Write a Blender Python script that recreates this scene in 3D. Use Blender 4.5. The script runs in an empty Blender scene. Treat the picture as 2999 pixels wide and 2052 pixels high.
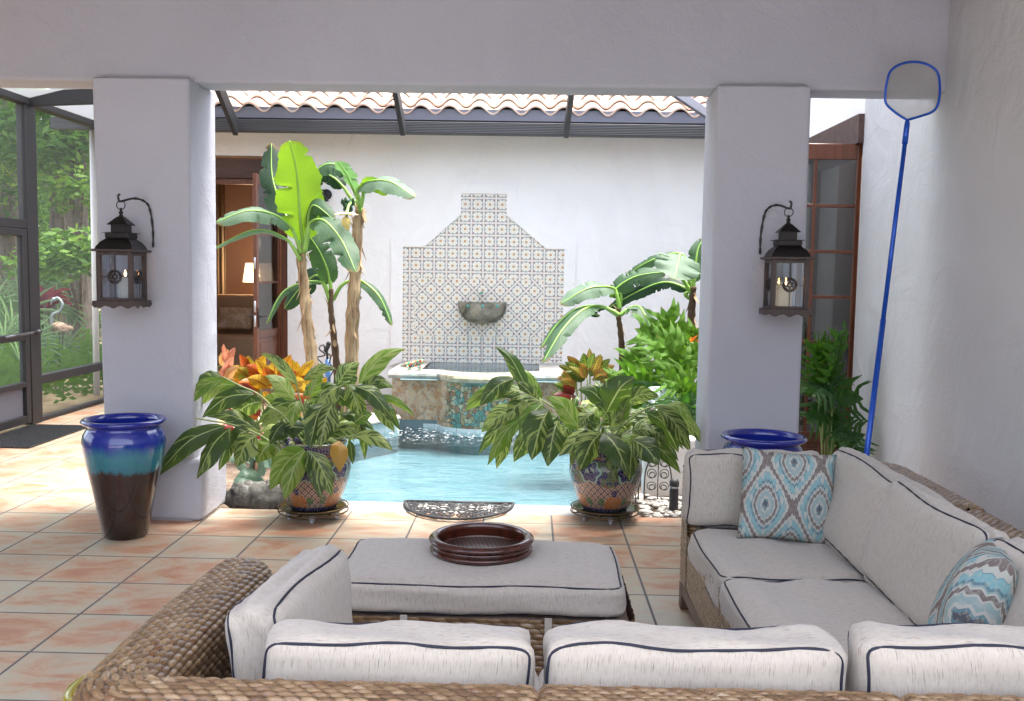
import bpy, bmesh, math, random
import numpy as np
from mathutils import Vector, Matrix
random.seed(7); rng = np.random.default_rng(7)
R = math.radians
scn = bpy.context.scene
col = scn.collection

# ---------------------------------------------------------------- camera
FPX, CAM_H, PITCH, YAW, ROLL = 2809.576, 1.6304, 4.67274, -1.09354, 0.92874
p_, y_, r_ = R(PITCH), R(YAW), R(ROLL)
fw = np.array([math.sin(y_)*math.cos(p_), math.cos(y_)*math.cos(p_), -math.sin(p_)])
rt0 = np.cross(fw, [0, 0, 1]); rt0 /= np.linalg.norm(rt0); up0 = np.cross(rt0, fw)
rt = rt0*math.cos(r_)+up0*math.sin(r_); up = np.cross(rt, fw)
cam = bpy.data.cameras.new('camera'); camo = bpy.data.objects.new('camera', cam); col.objects.link(camo)
cam.sensor_width = 36; cam.lens = FPX/2999*36; cam.clip_end = 2000; cam.clip_start = .05
camo.matrix_world = Matrix(((rt[0], up[0], -fw[0], 0), (rt[1], up[1], -fw[1], 0), (rt[2], up[2], -fw[2], CAM_H), (0, 0, 0, 1)))
scn.camera = camo
def ray(x, y):
    s = 2999/2324
    return fw+rt*(x*s-1499.5)/FPX-up*(y*s-1026)/FPX
C0 = np.array([0, 0, CAM_H])
def onz(x, y, z=0.): r = ray(x, y); return C0+r*((z-CAM_H)/r[2])
def onY(x, y, Y): r = ray(x, y); return C0+r*(Y/r[1])
def onX(x, y, X): r = ray(x, y); return C0+r*(X/r[0])

# ---------------------------------------------------------------- light
SUN_EL, SUN_ROT = 75, 72
w = bpy.data.worlds.new('World'); scn.world = w; w.use_nodes = True
nt = w.node_tree; bg = nt.nodes['Background']
sky = nt.nodes.new('ShaderNodeTexSky'); sky.sky_type = 'NISHITA'; sky.sun_disc = False
sky.sun_elevation = R(SUN_EL); sky.sun_rotation = R(SUN_ROT); sky.air_density = 1.0; sky.dust_density = 4.0; sky.ozone_density = 1.0
hs = nt.nodes.new('ShaderNodeHueSaturation'); hs.inputs['Saturation'].default_value = .55; nt.links.new(sky.outputs[0], hs.inputs['Color']); nt.links.new(hs.outputs[0], bg.inputs[0]); bg.inputs[1].default_value = 0.15
sun = bpy.data.lights.new('sun', 'SUN'); sun.energy = 1.9; sun.angle = R(25); sun.color = (1, .96, .9)
suno = bpy.data.objects.new('sun', sun); col.objects.link(suno)
sd = Vector((math.sin(R(SUN_ROT))*math.cos(R(SUN_EL)), math.cos(R(SUN_ROT))*math.cos(R(SUN_EL)), math.sin(R(SUN_EL))))
suno.rotation_euler = sd.to_track_quat('Z', 'Y').to_euler()
scn.view_settings.view_transform = 'Standard'; scn.view_settings.look = 'None'
scn.view_settings.exposure = 2.5; scn.view_settings.gamma = 1
scn.cycles.use_denoising = True
scn.cycles.max_bounces = 10; scn.cycles.diffuse_bounces = 6; scn.cycles.transparent_max_bounces = 24
scn.cycles.caustics_reflective = False; scn.cycles.caustics_refractive = False
scn.cycles.sample_clamp_indirect = 8

# ---------------------------------------------------------------- material helper
class N:
    def __init__(s, name):
        s.m = bpy.data.materials.new(name); s.m.use_nodes = True; s.t = s.m.node_tree
        s.b = s.t.nodes['Principled BSDF']; s.out = s.t.nodes['Material Output']; s._tc = None
    def n(s, typ, **kw):
        o = s.t.nodes.new('ShaderNode'+typ)
        for k, v in kw.items(): setattr(o, k, v)
        return o
    def set(s, sock, v):
        if hasattr(v, 'is_output'): s.t.links.new(v, sock)
        elif v is not None:
            if sock.type == 'RGBA' and len(v) == 3: v = (*v, 1)
            sock.default_value = v
    def tc(s, k='Object'):
        if s._tc is None: s._tc = s.n('TexCoord')
        return s._tc.outputs[k]
    def m_(s, op, a, b=None, c=None, clamp=False):
        o = s.n('Math', operation=op, use_clamp=clamp); s.set(o.inputs[0], a)
        if b is not None: s.set(o.inputs[1], b)
        if c is not None: s.set(o.inputs[2], c)
        return o.outputs[0]
    def mix(s, f, a, b, bt='MIX'):
        o = s.n('Mix', data_type='RGBA', blend_type=bt); s.set(o.inputs[0], f); s.set(o.inputs[6], a); s.set(o.inputs[7], b)
        return o.outputs[2]
    def sep(s, v): o = s.n('SeparateXYZ'); s.set(o.inputs[0], v); return o.outputs
    def comb(s, x=0., y=0., z=0.):
        o = s.n('CombineXYZ'); s.set(o.inputs[0], x); s.set(o.inputs[1], y); s.set(o.inputs[2], z); return o.outputs[0]
    def map(s, v, sc=(1, 1, 1), loc=(0, 0, 0), rot=(0, 0, 0)):
        o = s.n('Mapping'); s.set(o.inputs[0], v); o.inputs[1].default_value = loc; o.inputs[2].default_value = rot; o.inputs[3].default_value = sc
        return o.outputs[0]
    def noise(s, v=None, sc=5., det=3., rough=.5, dist=0., k=0):
        o = s.n('TexNoise'); s.set(o.inputs['Vector'], v if v is not None else s.tc()); s.set(o.inputs['Scale'], sc)
        o.inputs['Detail'].default_value = det; o.inputs['Roughness'].default_value = rough; o.inputs['Distortion'].default_value = dist
        return o.outputs[k]
    def vor(s, v, sc, feat='F1', k='Distance', rnd=1.):
        o = s.n('TexVoronoi', feature=feat); s.set(o.inputs['Vector'], v); s.set(o.inputs['Scale'], sc); o.inputs['Randomness'].default_value = rnd
        return o.outputs[k]
    def ramp(s, f, stops, interp='LINEAR'):
        o = s.n('ValToRGB'); e = o.color_ramp; e.interpolation = interp
        while len(e.elements) < len(stops): e.elements.new(.5)
        for i, (p, c) in enumerate(stops):
            e.elements[i].position = p; e.elements[i].color = (*c, 1) if len(c) == 3 else c
        s.set(o.inputs[0], f); return o.outputs[0]
    def step(s, v, a, b):
        o = s.n('MapRange', interpolation_type='SMOOTHSTEP'); s.set(o.inputs[0], v); s.set(o.inputs[1], a); s.set(o.inputs[2], b); return o.outputs[0]
    def rnd(s):
        o = s.n('Attribute', attribute_name='rnd'); return o.outputs['Fac']
    def bump(s, h, st=.3, d=.01, nrm=None):
        o = s.n('Bump'); s.set(o.inputs['Height'], h); o.inputs['Strength'].default_value = st; o.inputs['Distance'].default_value = d
        if nrm is not None: s.set(o.inputs['Normal'], nrm)
        return o.outputs[0]
    def fin(s, c=None, rough=.6, spec=None, metal=0., nrm=None, coat=None, emit=None, es=0., transl=None, alpha=None):
        b = s.b
        if c is not None: s.set(b.inputs['Base Color'], c)
        s.set(b.inputs['Roughness'], rough); b.inputs['Metallic'].default_value = metal
        if spec is not None: s.set(b.inputs['Specular IOR Level'], spec)
        if nrm is not None: s.set(b.inputs['Normal'], nrm)
        if coat: b.inputs['Coat Weight'].default_value = coat; b.inputs['Coat Roughness'].default_value = .05
        if emit is not None: s.set(b.inputs['Emission Color'], emit); b.inputs['Emission Strength'].default_value = es
        if transl is not None:
            tr = s.n('BsdfTranslucent'); s.set(tr.inputs[0], c if transl is True else transl)
            mx = s.n('MixShader'); mx.inputs[0].default_value = .42
            s.t.links.new(b.outputs[0], mx.inputs[1]); s.t.links.new(tr.outputs[0], mx.inputs[2]); s.t.links.new(mx.outputs[0], s.out.inputs[0])
        if alpha is not None: s.set(b.inputs['Alpha'], alpha)
        return s.m
def simple(name, c, rough=.6, metal=0., spec=None, var=.12, sc=20., coat=None, bump=0.):
    n = N(name); z = n.noise(sc=sc, det=4)
    cc = n.mix(z, tuple(x*(1-var) for x in c), tuple(min(1, x*(1+var)) for x in c))
    return n.fin(cc, rough, spec, metal, n.bump(z, bump, .005) if bump else None, coat)

def stucco(name, c, warm=None):
    n = N(name); a = n.noise(sc=1.3, det=5, rough=.55); b = n.noise(sc=60, det=4)
    c2 = tuple(x*.94 for x in c)
    cc = n.mix(n.ramp(a, [(.35, (0, 0, 0)), (.7, (1, 1, 1))]), c2, c)
    big = n.noise(n.map(n.tc(), (1, 1, .35)), .8, 6, .65, .4); cc = n.mix(n.m_('MULTIPLY', n.step(big, .45, .75), .5), cc, tuple(x*.86 for x in c))
    cr = n.m_('MULTIPLY', n.step(n.vor(n.map(n.tc(), (1, 1, .4)), .55, 'DISTANCE_TO_EDGE'), .0022, .0008), n.step(n.noise(sc=1.1, det=2), .52, .6)); cc = n.mix(n.m_('MULTIPLY', cr, .10), cc, (.22, .2, .2))
    sp = n.step(n.vor(n.tc(), 2.3), .012, .006)
    cc = n.mix(n.m_('MULTIPLY', sp, .5), cc, (.2, .18, .17))
    h = n.m_('ADD', n.m_('MULTIPLY', n.noise(sc=2.6, det=4, dist=.8), 3.), n.m_('MULTIPLY', b, .45))
    return n.fin(cc, .9, .2, nrm=n.bump(h, .6, .014))
MAT = {}
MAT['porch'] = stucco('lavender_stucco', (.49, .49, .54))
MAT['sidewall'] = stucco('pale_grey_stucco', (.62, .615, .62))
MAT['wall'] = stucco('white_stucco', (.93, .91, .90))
def m_floor():
    n = N('terracotta_tile'); o = n.sep(n.tc()); T = .45
    fx = n.m_('DIVIDE', n.m_('SUBTRACT', o[0], -2.53877-T*20), T); fy = n.m_('DIVIDE', n.m_('SUBTRACT', o[1], 5.6904-T*40), T)
    ix, iy = n.m_('FLOOR', fx), n.m_('FLOOR', fy); ux, uy = n.m_('FRACT', fx), n.m_('FRACT', fy)
    e = n.m_('MINIMUM', n.m_('MINIMUM', ux, n.m_('SUBTRACT', 1., ux)), n.m_('MINIMUM', uy, n.m_('SUBTRACT', 1., uy)))
    g = n.step(e, .017, .010)
    wn = n.n('TexWhiteNoise', noise_dimensions='2D'); n.set(wn.inputs['Vector'], n.comb(ix, iy)); rv = wn.outputs['Color']; rf = wn.outputs['Value']
    vec = n.n('VectorMath', operation='MULTIPLY_ADD'); n.set(vec.inputs[0], rv); vec.inputs[1].default_value = (30, 30, 30); n.set(vec.inputs[2], n.map(n.tc(), (1, 1.9, 1)))
    a = n.noise(vec.outputs[0], 3.0, 8, .66, 1.1)
    edge = n.m_('MULTIPLY', n.step(e, .30, .04), .10)
    a2 = n.m_('ADD', n.m_('ADD', a, edge), n.m_('MULTIPLY', n.m_('SUBTRACT', rf, .5), .13))
    c = n.ramp(a2, [(.34, (.50, .225, .125)), (.46, (.56, .31, .19)), (.56, (.58, .43, .295)), (.72, (.54, .50, .38))])
    c = n.mix(n.m_('MULTIPLY', n.noise(sc=90, det=2), .25), c, (.3, .2, .14))
    c = n.mix(n.m_('MULTIPLY', n.step(n.noise(sc=4.5, det=5), .58, .72), .22), c, (.30, .2, .15)); c = n.mix(g, c, n.mix(n.noise(sc=7, det=3), (.095, .09, .09), (.19, .175, .165)))
    h = n.m_('SUBTRACT', n.m_('MULTIPLY', n.noise(sc=14, det=3), .35), g)
    rg = n.m_('ADD', n.m_('MULTIPLY', n.noise(sc=6, det=4), .25), .27)
    return n.fin(c, n.m_('ADD', rg, n.m_('MULTIPLY', g, .4)), .45, nrm=n.bump(h, .35, .004))
MAT['floor'] = m_floor()
MAT['coping'] = simple('travertine_coping', (.50, .47, .43), .6, var=.1, sc=9, bump=.25)
def m_stone(name, a, b, sc=7, rough=.85, b3=None):
    n = N(name); z = n.noise(sc=sc, det=6, rough=.6); y = n.noise(sc=sc*6, det=4)
    c = n.ramp(z, [(.35, a), (.6, b)] + ([(.72, b3)] if b3 else []))
    return n.fin(c, rough, .3, nrm=n.bump(n.m_('ADD', z, n.m_('MULTIPLY', y, .4)), .6, .02))
MAT['bounce_ground'] = simple('pale_bounce_surface', (.56, .57, .62), .8)
MAT['soil'] = m_stone('soil', (.09, .06, .04), (.2, .15, .11), 12)
MAT['forest_floor'] = m_stone('leaf_litter', (.12, .08, .045), (.22, .17, .1), 3, b3=(.1, .15, .04))
MAT['rock'] = m_stone('dark_rock', (.03, .03, .028), (.17, .165, .15), 9)
MAT['limestone'] = m_stone('limestone_ledge', (.30, .285, .26), (.46, .445, .41), 10)
MAT['lip'] = m_stone('wet_stone_lip', (.27, .24, .15), (.5, .46, .33), 14, .35)
MAT['bowlstone'] = m_stone('mossy_stone', (.09, .085, .06), (.38, .35, .29), 6, .5, (.30, .22, .10))
def m_pebble():
    n = N('pebble'); c = n.ramp(n.rnd(), [(0, (.16, .14, .12)), (.5, (.30, .27, .24)), (1, (.45, .43, .41))]); return n.fin(c, .5, .4)
MAT['pebble'] = m_pebble()
def m_mosaic():
    n = N('stone_mosaic'); v = n.tc('UV'); dv = n.n('VectorMath', operation='ADD'); n.set(dv.inputs[0], v)
    nz = n.n('VectorMath', operation='SCALE'); n.set(nz.inputs[0], n.noise(v, 25, 2, k=1)); nz.inputs[3].default_value = .012; n.set(dv.inputs[1], nz.outputs[0]); v2 = dv.outputs[0]
    e = n.vor(v2, 21, 'DISTANCE_TO_EDGE'); cid = n.vor(v2, 21, 'F1', 'Color'); r = n.sep(cid)[0]
    tan = n.ramp(r, [(0, (.34, .22, .12)), (.3, (.45, .31, .18)), (.5, (.42, .21, .085)), (.7, (.50, .38, .24)), (1, (.33, .27, .19))], 'CONSTANT')
    teal = n.ramp(r, [(0, (.07, .22, .19)), (.25, (.25, .23, .12)), (.45, (.13, .29, .25)), (.6, (.20, .13, .07)), (.75, (.28, .33, .22)), (.9, (.38, .26, .14))], 'CONSTANT')
    x = n.m_('ADD', n.sep(v)[0], n.m_('MULTIPLY', n.m_('SUBTRACT', n.noise(v, 5), .5), .18))
    f = n.m_('MULTIPLY', n.step(x, -.93, -.88), n.step(x, -.18, -.24))
    c = n.mix(f, tan, teal)
    st = n.m_('MULTIPLY', n.step(n.noise(n.map(v, (9, 1.2, 1)), 2.2, 4), .54, .68), .4)
    c = n.mix(st, c, (.66, .64, .6))
    g = n.step(e, .07, .03)
    gc = n.mix(f, (.40, .36, .31), (.07, .065, .05)); c = n.mix(g, c, gc)
    return n.fin(c, .45, .5, nrm=n.bump(n.m_('SUBTRACT', 1., g), .6, .006))
MAT['mosaic'] = m_mosaic()
def m_talavera():
    n = N('painted_tile'); s = n.sep(n.tc('UV')); T = .1505
    u = n.m_('FRACT', n.m_('DIVIDE', s[0], T)); v = n.m_('FRACT', n.m_('DIVIDE', s[1], T))
    x = n.m_('SUBTRACT', u, .5); y = n.m_('SUBTRACT', v, .5); ax, ay = n.m_('ABSOLUTE', x), n.m_('ABSOLUTE', y)
    r = n.m_('SQRT', n.m_('ADD', n.m_('MULTIPLY', x, x), n.m_('MULTIPLY', y, y)))
    ang = n.m_('ARCTAN2', y, x)
    def band(v_, c, w_, s_=.008): return n.step(n.m_('ABSOLUTE', n.m_('SUBTRACT', v_, c)), w_+s_, w_)
    cream = (.80, .76, .66); base = (.80, .79, .74)
    pet = n.m_('ADD', .25, n.m_('MULTIPLY', n.m_('COSINE', n.m_('MULTIPLY', ang, 8.)), .05))
    c = n.mix(n.m_('MULTIPLY', n.step(r, n.m_('ADD', pet, .01), pet), .7), base, cream)
    c = n.mix(n.m_('MULTIPLY', band(r, pet, .010), .55), c, (.70, .45, .28))
    c = n.mix(band(r, .072, .022), c, (.36, .13, .03)); c = n.mix(n.step(r, .05, .04), c, (.80, .60, .28))
    # square wavy border
    mx = n.m_('MAXIMUM', ax, ay); mn = n.m_('MINIMUM', ax, ay)
    bw = n.m_('ADD', .385, n.m_('MULTIPLY', n.m_('SINE', n.m_('MULTIPLY', mn, 19.)), .018))
    c = n.mix(n.m_('MULTIPLY', band(mx, bw, .014), .9), c, (.12, .20, .22))
    c = n.mix(n.m_('MULTIPLY', band(mx, n.m_('ADD', bw, .03), .009), .75), c, (.42, .20, .16))
    # corner arcs
    qx, qy = n.m_('SUBTRACT', ax, .40), n.m_('SUBTRACT', ay, .40)
    q = n.m_('SQRT', n.m_('ADD', n.m_('MULTIPLY', qx, qx), n.m_('MULTIPLY', qy, qy)))
    ins = n.step(mx, .40, .39)
    c = n.mix(n.m_('MULTIPLY', n.m_('MULTIPLY', band(q, .135, .024), ins), 1.), c, (.07, .085, .17))
    c = n.mix(n.m_('MULTIPLY', band(q, .06, .02), .8), c, (.50, .20, .12))
    # edge-centre fans
    fx = n.m_('SQRT', n.m_('ADD', n.m_('POWER', n.m_('SUBTRACT', mx, .36), 2.), n.m_('POWER', mn, 2.)))
    c = n.mix(n.step(fx, .055, .04), c, (.09, .15, .18))
    c = n.mix(n.step(mx, .435, .445), c, (.80, .785, .74)); g = n.step(mx, .485, .495)
    c = n.mix(n.m_('MULTIPLY', g, .75), c, (.50, .47, .45))
    wob = n.noise(n.tc('UV'), 9, 2)
    return n.fin(c, .12, .55, nrm=n.bump(n.m_('ADD', n.m_('MULTIPLY', wob, .6), n.m_('MULTIPLY', g, -1.)), .25, .004))
MAT['talavera'] = m_talavera()
def m_roof():
    n = N('clay_roof_tile'); c = n.ramp(n.rnd(), [(0, (.50, .30, .23)), (.4, (.56, .39, .31)), (.7, (.60, .47, .38)), (1, (.52, .33, .26))])
    c = n.mix(n.m_('MULTIPLY', n.noise(sc=8, det=5), .5), c, (.55, .44, .34)); return n.fin(c, .85, .2, nrm=n.bump(n.noise(sc=60), .3, .003))
MAT['roof'] = m_roof()
MAT['alu'] = simple('bronze_aluminium', (.022, .021, .024), .6, var=.1, sc=6)
MAT['fascia'] = simple('fascia_paint', (.15, .148, .18), .6, var=.06, sc=4)
def m_gutter():
    n = N('ribbed_gutter'); z = n.sep(n.tc())[2]; s = n.m_('SINE', n.m_('MULTIPLY', z, 330.))
    c = n.mix(n.step(s, .2, .8), (.028, .028, .032), (.06, .06, .065)); c = n.mix(n.step(n.noise(sc=70), .66, .74), c, (.15, .15, .15))
    return n.fin(c, .5, .4, nrm=n.bump(s, .5, .004))
MAT['gutter'] = m_gutter()
def m_wood(name, a, b, rough=.35, ax=(1, 1, .08), sc=22, coat=.3):
    n = N(name); z = n.noise(n.map(n.tc(), ax), sc, 5, .6, .6); return n.fin(n.mix(n.ramp(z, [(.3, (0, 0, 0)), (.7, (1, 1, 1))]), a, b), rough, .5, nrm=n.bump(z, .1, .003), coat=coat)
MAT['door'] = m_wood('varnished_door_wood', (.075, .020, .009), (.16, .048, .018))
MAT['lintel'] = m_wood('dark_lintel_wood', (.055, .028, .024), (.10, .055, .045), .7, (.1, 1, 1), 14, None)
MAT['mahogany'] = m_wood('mahogany', (.035, .008, .005), (.10, .024, .011), .22, (1, 1, .3), 8, .6)
MAT['legwood'] = m_wood('brown_leg_wood', (.09, .055, .04), (.17, .11, .08), .5, (1, .1, 1), 20, None)
def m_glass(name, tint=(.8, .85, .85), trans=.75, rough=.02):
    n = N(name); t = n.n('BsdfTransparent'); n.set(t.inputs[0], tuple(x*trans for x in tint)); g = n.n('BsdfGlossy'); g.inputs['Roughness'].default_value = rough
    n.set(g.inputs[0], (1, 1, 1)); lw = n.n('LayerWeight'); lw.inputs[0].default_value = .35; mx = n.n('MixShader')
    n.set(mx.inputs[0], n.m_('ADD', n.m_('MULTIPLY', lw.outputs[0], .8), .06, clamp=True)); n.t.links.new(t.outputs[0], mx.inputs[1]); n.t.links.new(g.outputs[0], mx.inputs[2]); n.t.links.new(mx.outputs[0], n.out.inputs[0])
    return n.m
MAT['glass'] = m_glass('lantern_glass', (.9, .95, 1), .92); MAT['winglass'] = m_glass('door_glass', (.75, .8, .8), .45, .01)
def m_screen(name, a=.3, c=(.34, .36, .36)):
    n = N(name); t = n.n('BsdfTransparent'); d = n.n('BsdfDiffuse'); n.set(d.inputs[0], c); mx = n.n('MixShader'); mx.inputs[0].default_value = a
    tr = n.n('BsdfTranslucent'); n.set(tr.inputs[0], c); m2 = n.n('MixShader'); m2.inputs[0].default_value = .5
    n.t.links.new(d.outputs[0], m2.inputs[1]); n.t.links.new(tr.outputs[0], m2.inputs[2])
    n.t.links.new(t.outputs[0], mx.inputs[1]); n.t.links.new(m2.outputs[0], mx.inputs[2]); n.t.links.new(mx.outputs[0], n.out.inputs[0]); return n.m
MAT['roofscreen'] = m_screen('roof_screen', .68, (.25, .26, .27)); MAT['screen'] = m_screen('insect_screen', .22, (.22, .24, .24)); MAT['net'] = m_screen('net_mesh', .5, (.50, .49, .46))
def m_water():
    n = N('pool_water'); v = n.map(n.tc(), (1, 2.2, 1)); a = n.noise(v, 2.2, 4, .55, 1.2); b = n.noise(v, 9, 3, .5, .6)
    far = n.step(n.sep(n.tc())[1], 9.3, 10.3); h = n.m_('ADD', a, n.m_('MULTIPLY', b, n.m_('ADD', .12, n.m_('MULTIPLY', far, 1.1))))
    nr = n.bump(h, .42, .04)
    t = n.n('BsdfTransparent'); n.set(t.inputs[0], (.80, .95, .98)); g = n.n('BsdfGlossy'); g.inputs['Roughness'].default_value = .03; n.set(g.inputs['Normal'], nr)
    fr = n.n('Fresnel'); fr.inputs[0].default_value = 1.33; n.set(fr.inputs['Normal'], nr); mx = n.n('MixShader'); n.set(mx.inputs[0], fr.outputs[0])
    n.t.links.new(t.outputs[0], mx.inputs[1]); n.t.links.new(g.outputs[0], mx.inputs[2])
    rf = n.n('BsdfDiffuse'); n.set(rf.inputs[0], (.9, .95, .97)); m3 = n.n('MixShader')
    foam = n.m_('MULTIPLY', n.step(n.noise(sc=26, det=4), .56, .66), far); n.set(m3.inputs[0], n.m_('MULTIPLY', foam, .55))
    n.t.links.new(mx.outputs[0], m3.inputs[1]); n.t.links.new(rf.outputs[0], m3.inputs[2]); n.t.links.new(m3.outputs[0], n.out.inputs[0]); return n.m
MAT['water'] = m_water()
def m_basin():
    n = N('pool_plaster'); v = n.map(n.tc(), (1, 1.8, 1)); wv = n.noise(v, 3.0, 3, .5, 1.6)
    c = n.ramp(wv, [(.3, (.108, .182, .208)), (.5, (.14, .208, .23)), (.7, (.185, .238, .256))]); return n.fin(c, .7, .3)
MAT['basin'] = m_basin()
def m_wltile():
    n = N('waterline_tile'); o = n.sep(n.tc()); t = n.m_('FRACT', n.m_('DIVIDE', n.m_('ADD', o[0], o[1]), .15)); g = n.step(t, .05, .02)
    return n.fin(n.mix(g, (.56, .66, .68), (.3, .35, .36)), .3, .5)
MAT['wltile'] = m_wltile()
MAT['stream'] = m_glass('falling_water', (.95, 1, 1), .9, .1)
def m_fabric(vert=True):
    n = N('slub_fabric_'+('upright' if vert else 'flat')); uv = n.tc('UV')
    s1 = n.noise(n.map(uv, (420, 18, 1)), 1., 3, .6); s2 = n.noise(n.map(uv, (520, 26, 1), (3, 7, 0)), 1., 2, .5); msk = n.noise(uv, 5, 2)
    wv = n.m_('MULTIPLY', n.m_('SINE', n.m_('MULTIPLY', n.sep(uv)[0], 900.)), n.m_('SINE', n.m_('MULTIPLY', n.sep(uv)[1], 900.)))
    c = n.mix(n.noise(uv, 60, 3), (.42, .37, .315), (.54, .48, .415))
    c = n.mix(n.m_('MULTIPLY', n.step(s1, .60, .68), .68), c, (.10, .085, .09))
    c = n.mix(n.m_('MULTIPLY', n.step(s2, .58, .68), .5), c, (.26, .15, .09))
    c = n.mix(n.m_('MULTIPLY', n.step(s2, .36, .26), .4), c, (.62, .58, .54))
    h = n.m_('ADD', n.m_('MULTIPLY', wv, .08), n.m_('ADD', s1, n.m_('MULTIPLY', msk, 2.)))
    b = n.fin(c, .95, .15, nrm=n.bump(h, .35, .004)); n.b.inputs['Sheen Weight'].default_value = .3; return b
MAT['fabric'] = m_fabric(); MAT['piping'] = simple('navy_piping', (.012, .013, .03), .7)
def m_weave():
    n = N('woven_seagrass'); r = n.rnd(); c = n.ramp(r, [(0, (.12, .060, .026)), (.25, (.20, .115, .050)), (.5, (.27, .165, .078)), (.75, (.34, .22, .115)), (.9, (.17, .075, .028)), (1, (.42, .31, .19))])
    z = n.noise(n.map(n.tc('UV'), (1, 4.5, 1), rot=(0, 0, .25)), 95, 4, .65); c = n.mix(n.m_('MULTIPLY', n.step(z, .4, .65), .6), c, (.09, .048, .022))
    at = n.n('Attribute', attribute_name='hgt').outputs['Fac']; c = n.mix(n.step(at, .62, .15), c, (.016, .008, .004))  # low gaps between strands darkened in the colour as painted shade
    return n.fin(c, .30, .6, nrm=n.bump(n.noise(n.map(n.tc('UV'), (1, 6, 1)), 110, 3), .5, .002), coat=.35)
MAT['weave'] = m_weave()
def m_ikat():
    n = N('ikat_print'); s = n.sep(n.tc('UV')); v0 = n.m_('MULTIPLY', s[1], 1.12); zz = n.m_('MULTIPLY', n.m_('ABSOLUTE', n.m_('SUBTRACT', n.m_('FRACT', n.m_('MULTIPLY', s[0], 34.)), .5)), .055)
    v = n.m_('ADD', v0, n.m_('ADD', zz, n.m_('MULTIPLY', n.noise(n.map(n.tc('UV'), (26, 4, 1)), 1.), .05)))
    u = n.m_('MULTIPLY', s[0], 1.92); P2 = 6.28318
    g = n.m_('ABSOLUTE', n.m_('ADD', n.m_('COSINE', n.m_('MULTIPLY', u, P2)), n.m_('COSINE', n.m_('MULTIPLY', v, P2))))
    fr_ = lambda q: n.m_('ABSOLUTE', n.m_('SUBTRACT', n.m_('FRACT', n.m_('ADD', q, .5)), .5))
    dm = n.m_('MULTIPLY', n.m_('MAXIMUM', fr_(n.m_('ADD', u, v)), fr_(n.m_('SUBTRACT', u, v))), 2.)
    g = n.m_('ADD', n.m_('MULTIPLY', g, .36), n.m_('MULTIPLY', n.m_('SUBTRACT', 1., dm), .34)); g = n.m_('MULTIPLY', g, .97)
    cr = (.44, .43, .375); te = (.085, .18, .215); br = (.14, .10, .088); aq = (.25, .34, .33)
    c = n.ramp(g, [(0, br), (.085, cr), (.20, te), (.215, (.18, .36, .38)), (.42, te), (.50, aq), (.545, cr), (.60, br), (.71, cr), (.76, aq), (.90, cr), (.95, te), (.985, (.05, .05, .06))], 'CONSTANT')
    k = n.m_('MULTIPLY', n.m_('SINE', n.m_('MULTIPLY', u, 34.)), n.m_('SINE', n.m_('MULTIPLY', v, 25.)))
    c = n.mix(n.m_('MULTIPLY', n.m_('MULTIPLY', n.step(k, .45, .6), n.step(g, .2, .22)), n.step(g, .52, .5)), c, cr)
    c = n.mix(n.m_('MULTIPLY', n.step(n.noise(n.map(n.tc('UV'), (130, 22, 1)), 1., 3), .5, .62), .38), c, cr)
    c = n.mix(.10, c, n.noise(n.tc('UV'), 300, 2, k=1))
    return n.fin(c, .9, .15, nrm=n.bump(n.noise(n.tc('UV'), 260, 2), .25, .002))
MAT['ikat'] = m_ikat()
def m_leaf(name, a, b, vein, rough=.38, veins=60., transl=None, under=None, vw=.05):
    n = N(name); uv = n.sep(n.tc('UV')); au = n.m_('ABSOLUTE', uv[0]); r = n.rnd()
    st = n.m_('SINE', n.m_('MULTIPLY', n.m_('SUBTRACT', uv[1], n.m_('MULTIPLY', au, .12)), veins))
    nz = n.noise(n.comb(uv[0], n.m_('MULTIPLY', uv[1], 1.), r), 6, 4)
    c = n.mix(n.m_('ADD', n.m_('MULTIPLY', nz, .7), n.m_('MULTIPLY', r, .3)), a, b)
    c = n.mix(n.m_('MULTIPLY', n.step(n.noise(n.comb(n.m_('MULTIPLY', au, .6), n.m_('MULTIPLY', n.m_('SUBTRACT', uv[1], n.m_('MULTIPLY', au, .12)), veins*.35), r), 1., 3), .52, .68), .3), c, vein)
    c = n.mix(n.step(au, vw, vw*.5), c, vein)
    tip = n.m_('MULTIPLY', n.step(n.m_('ADD', n.m_('ADD', uv[1], n.m_('MULTIPLY', au, .10)), n.m_('MULTIPLY', nz, .22)), 1.10, 1.14), .85); c = n.mix(tip, c, (.22, .12, .04))
    return n.fin(c, n.m_('ADD', rough+.02, n.m_('MULTIPLY', nz, .25)), .35, nrm=n.bump(n.m_('ADD', n.m_('MULTIPLY', st, .35), n.m_('MULTIPLY', nz, 2.)), .25, .006), transl=(transl if transl else tuple(min(1, x*1.5) for x in b)))
MAT['ban_lit'] = m_leaf('banana_leaf_lit', (.13, .26, .018), (.20, .34, .025), (.34, .42, .06), transl=(.25, .46, .02), veins=190)  # backlit copy: light through the leaf is put into a brighter colour
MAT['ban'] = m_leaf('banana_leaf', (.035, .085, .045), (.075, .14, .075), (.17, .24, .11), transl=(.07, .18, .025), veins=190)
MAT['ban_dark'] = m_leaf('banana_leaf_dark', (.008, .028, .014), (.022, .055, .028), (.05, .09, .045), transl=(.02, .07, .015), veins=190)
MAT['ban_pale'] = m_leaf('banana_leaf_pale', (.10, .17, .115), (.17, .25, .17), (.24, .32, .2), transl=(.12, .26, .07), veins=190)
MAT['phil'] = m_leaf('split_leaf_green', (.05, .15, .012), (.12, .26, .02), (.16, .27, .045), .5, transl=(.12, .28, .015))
MAT['phil_mid'] = m_leaf('split_leaf_mid', (.02, .075, .008), (.05, .13, .012), (.10, .18, .03), .4, transl=(.06, .18, .01))
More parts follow.
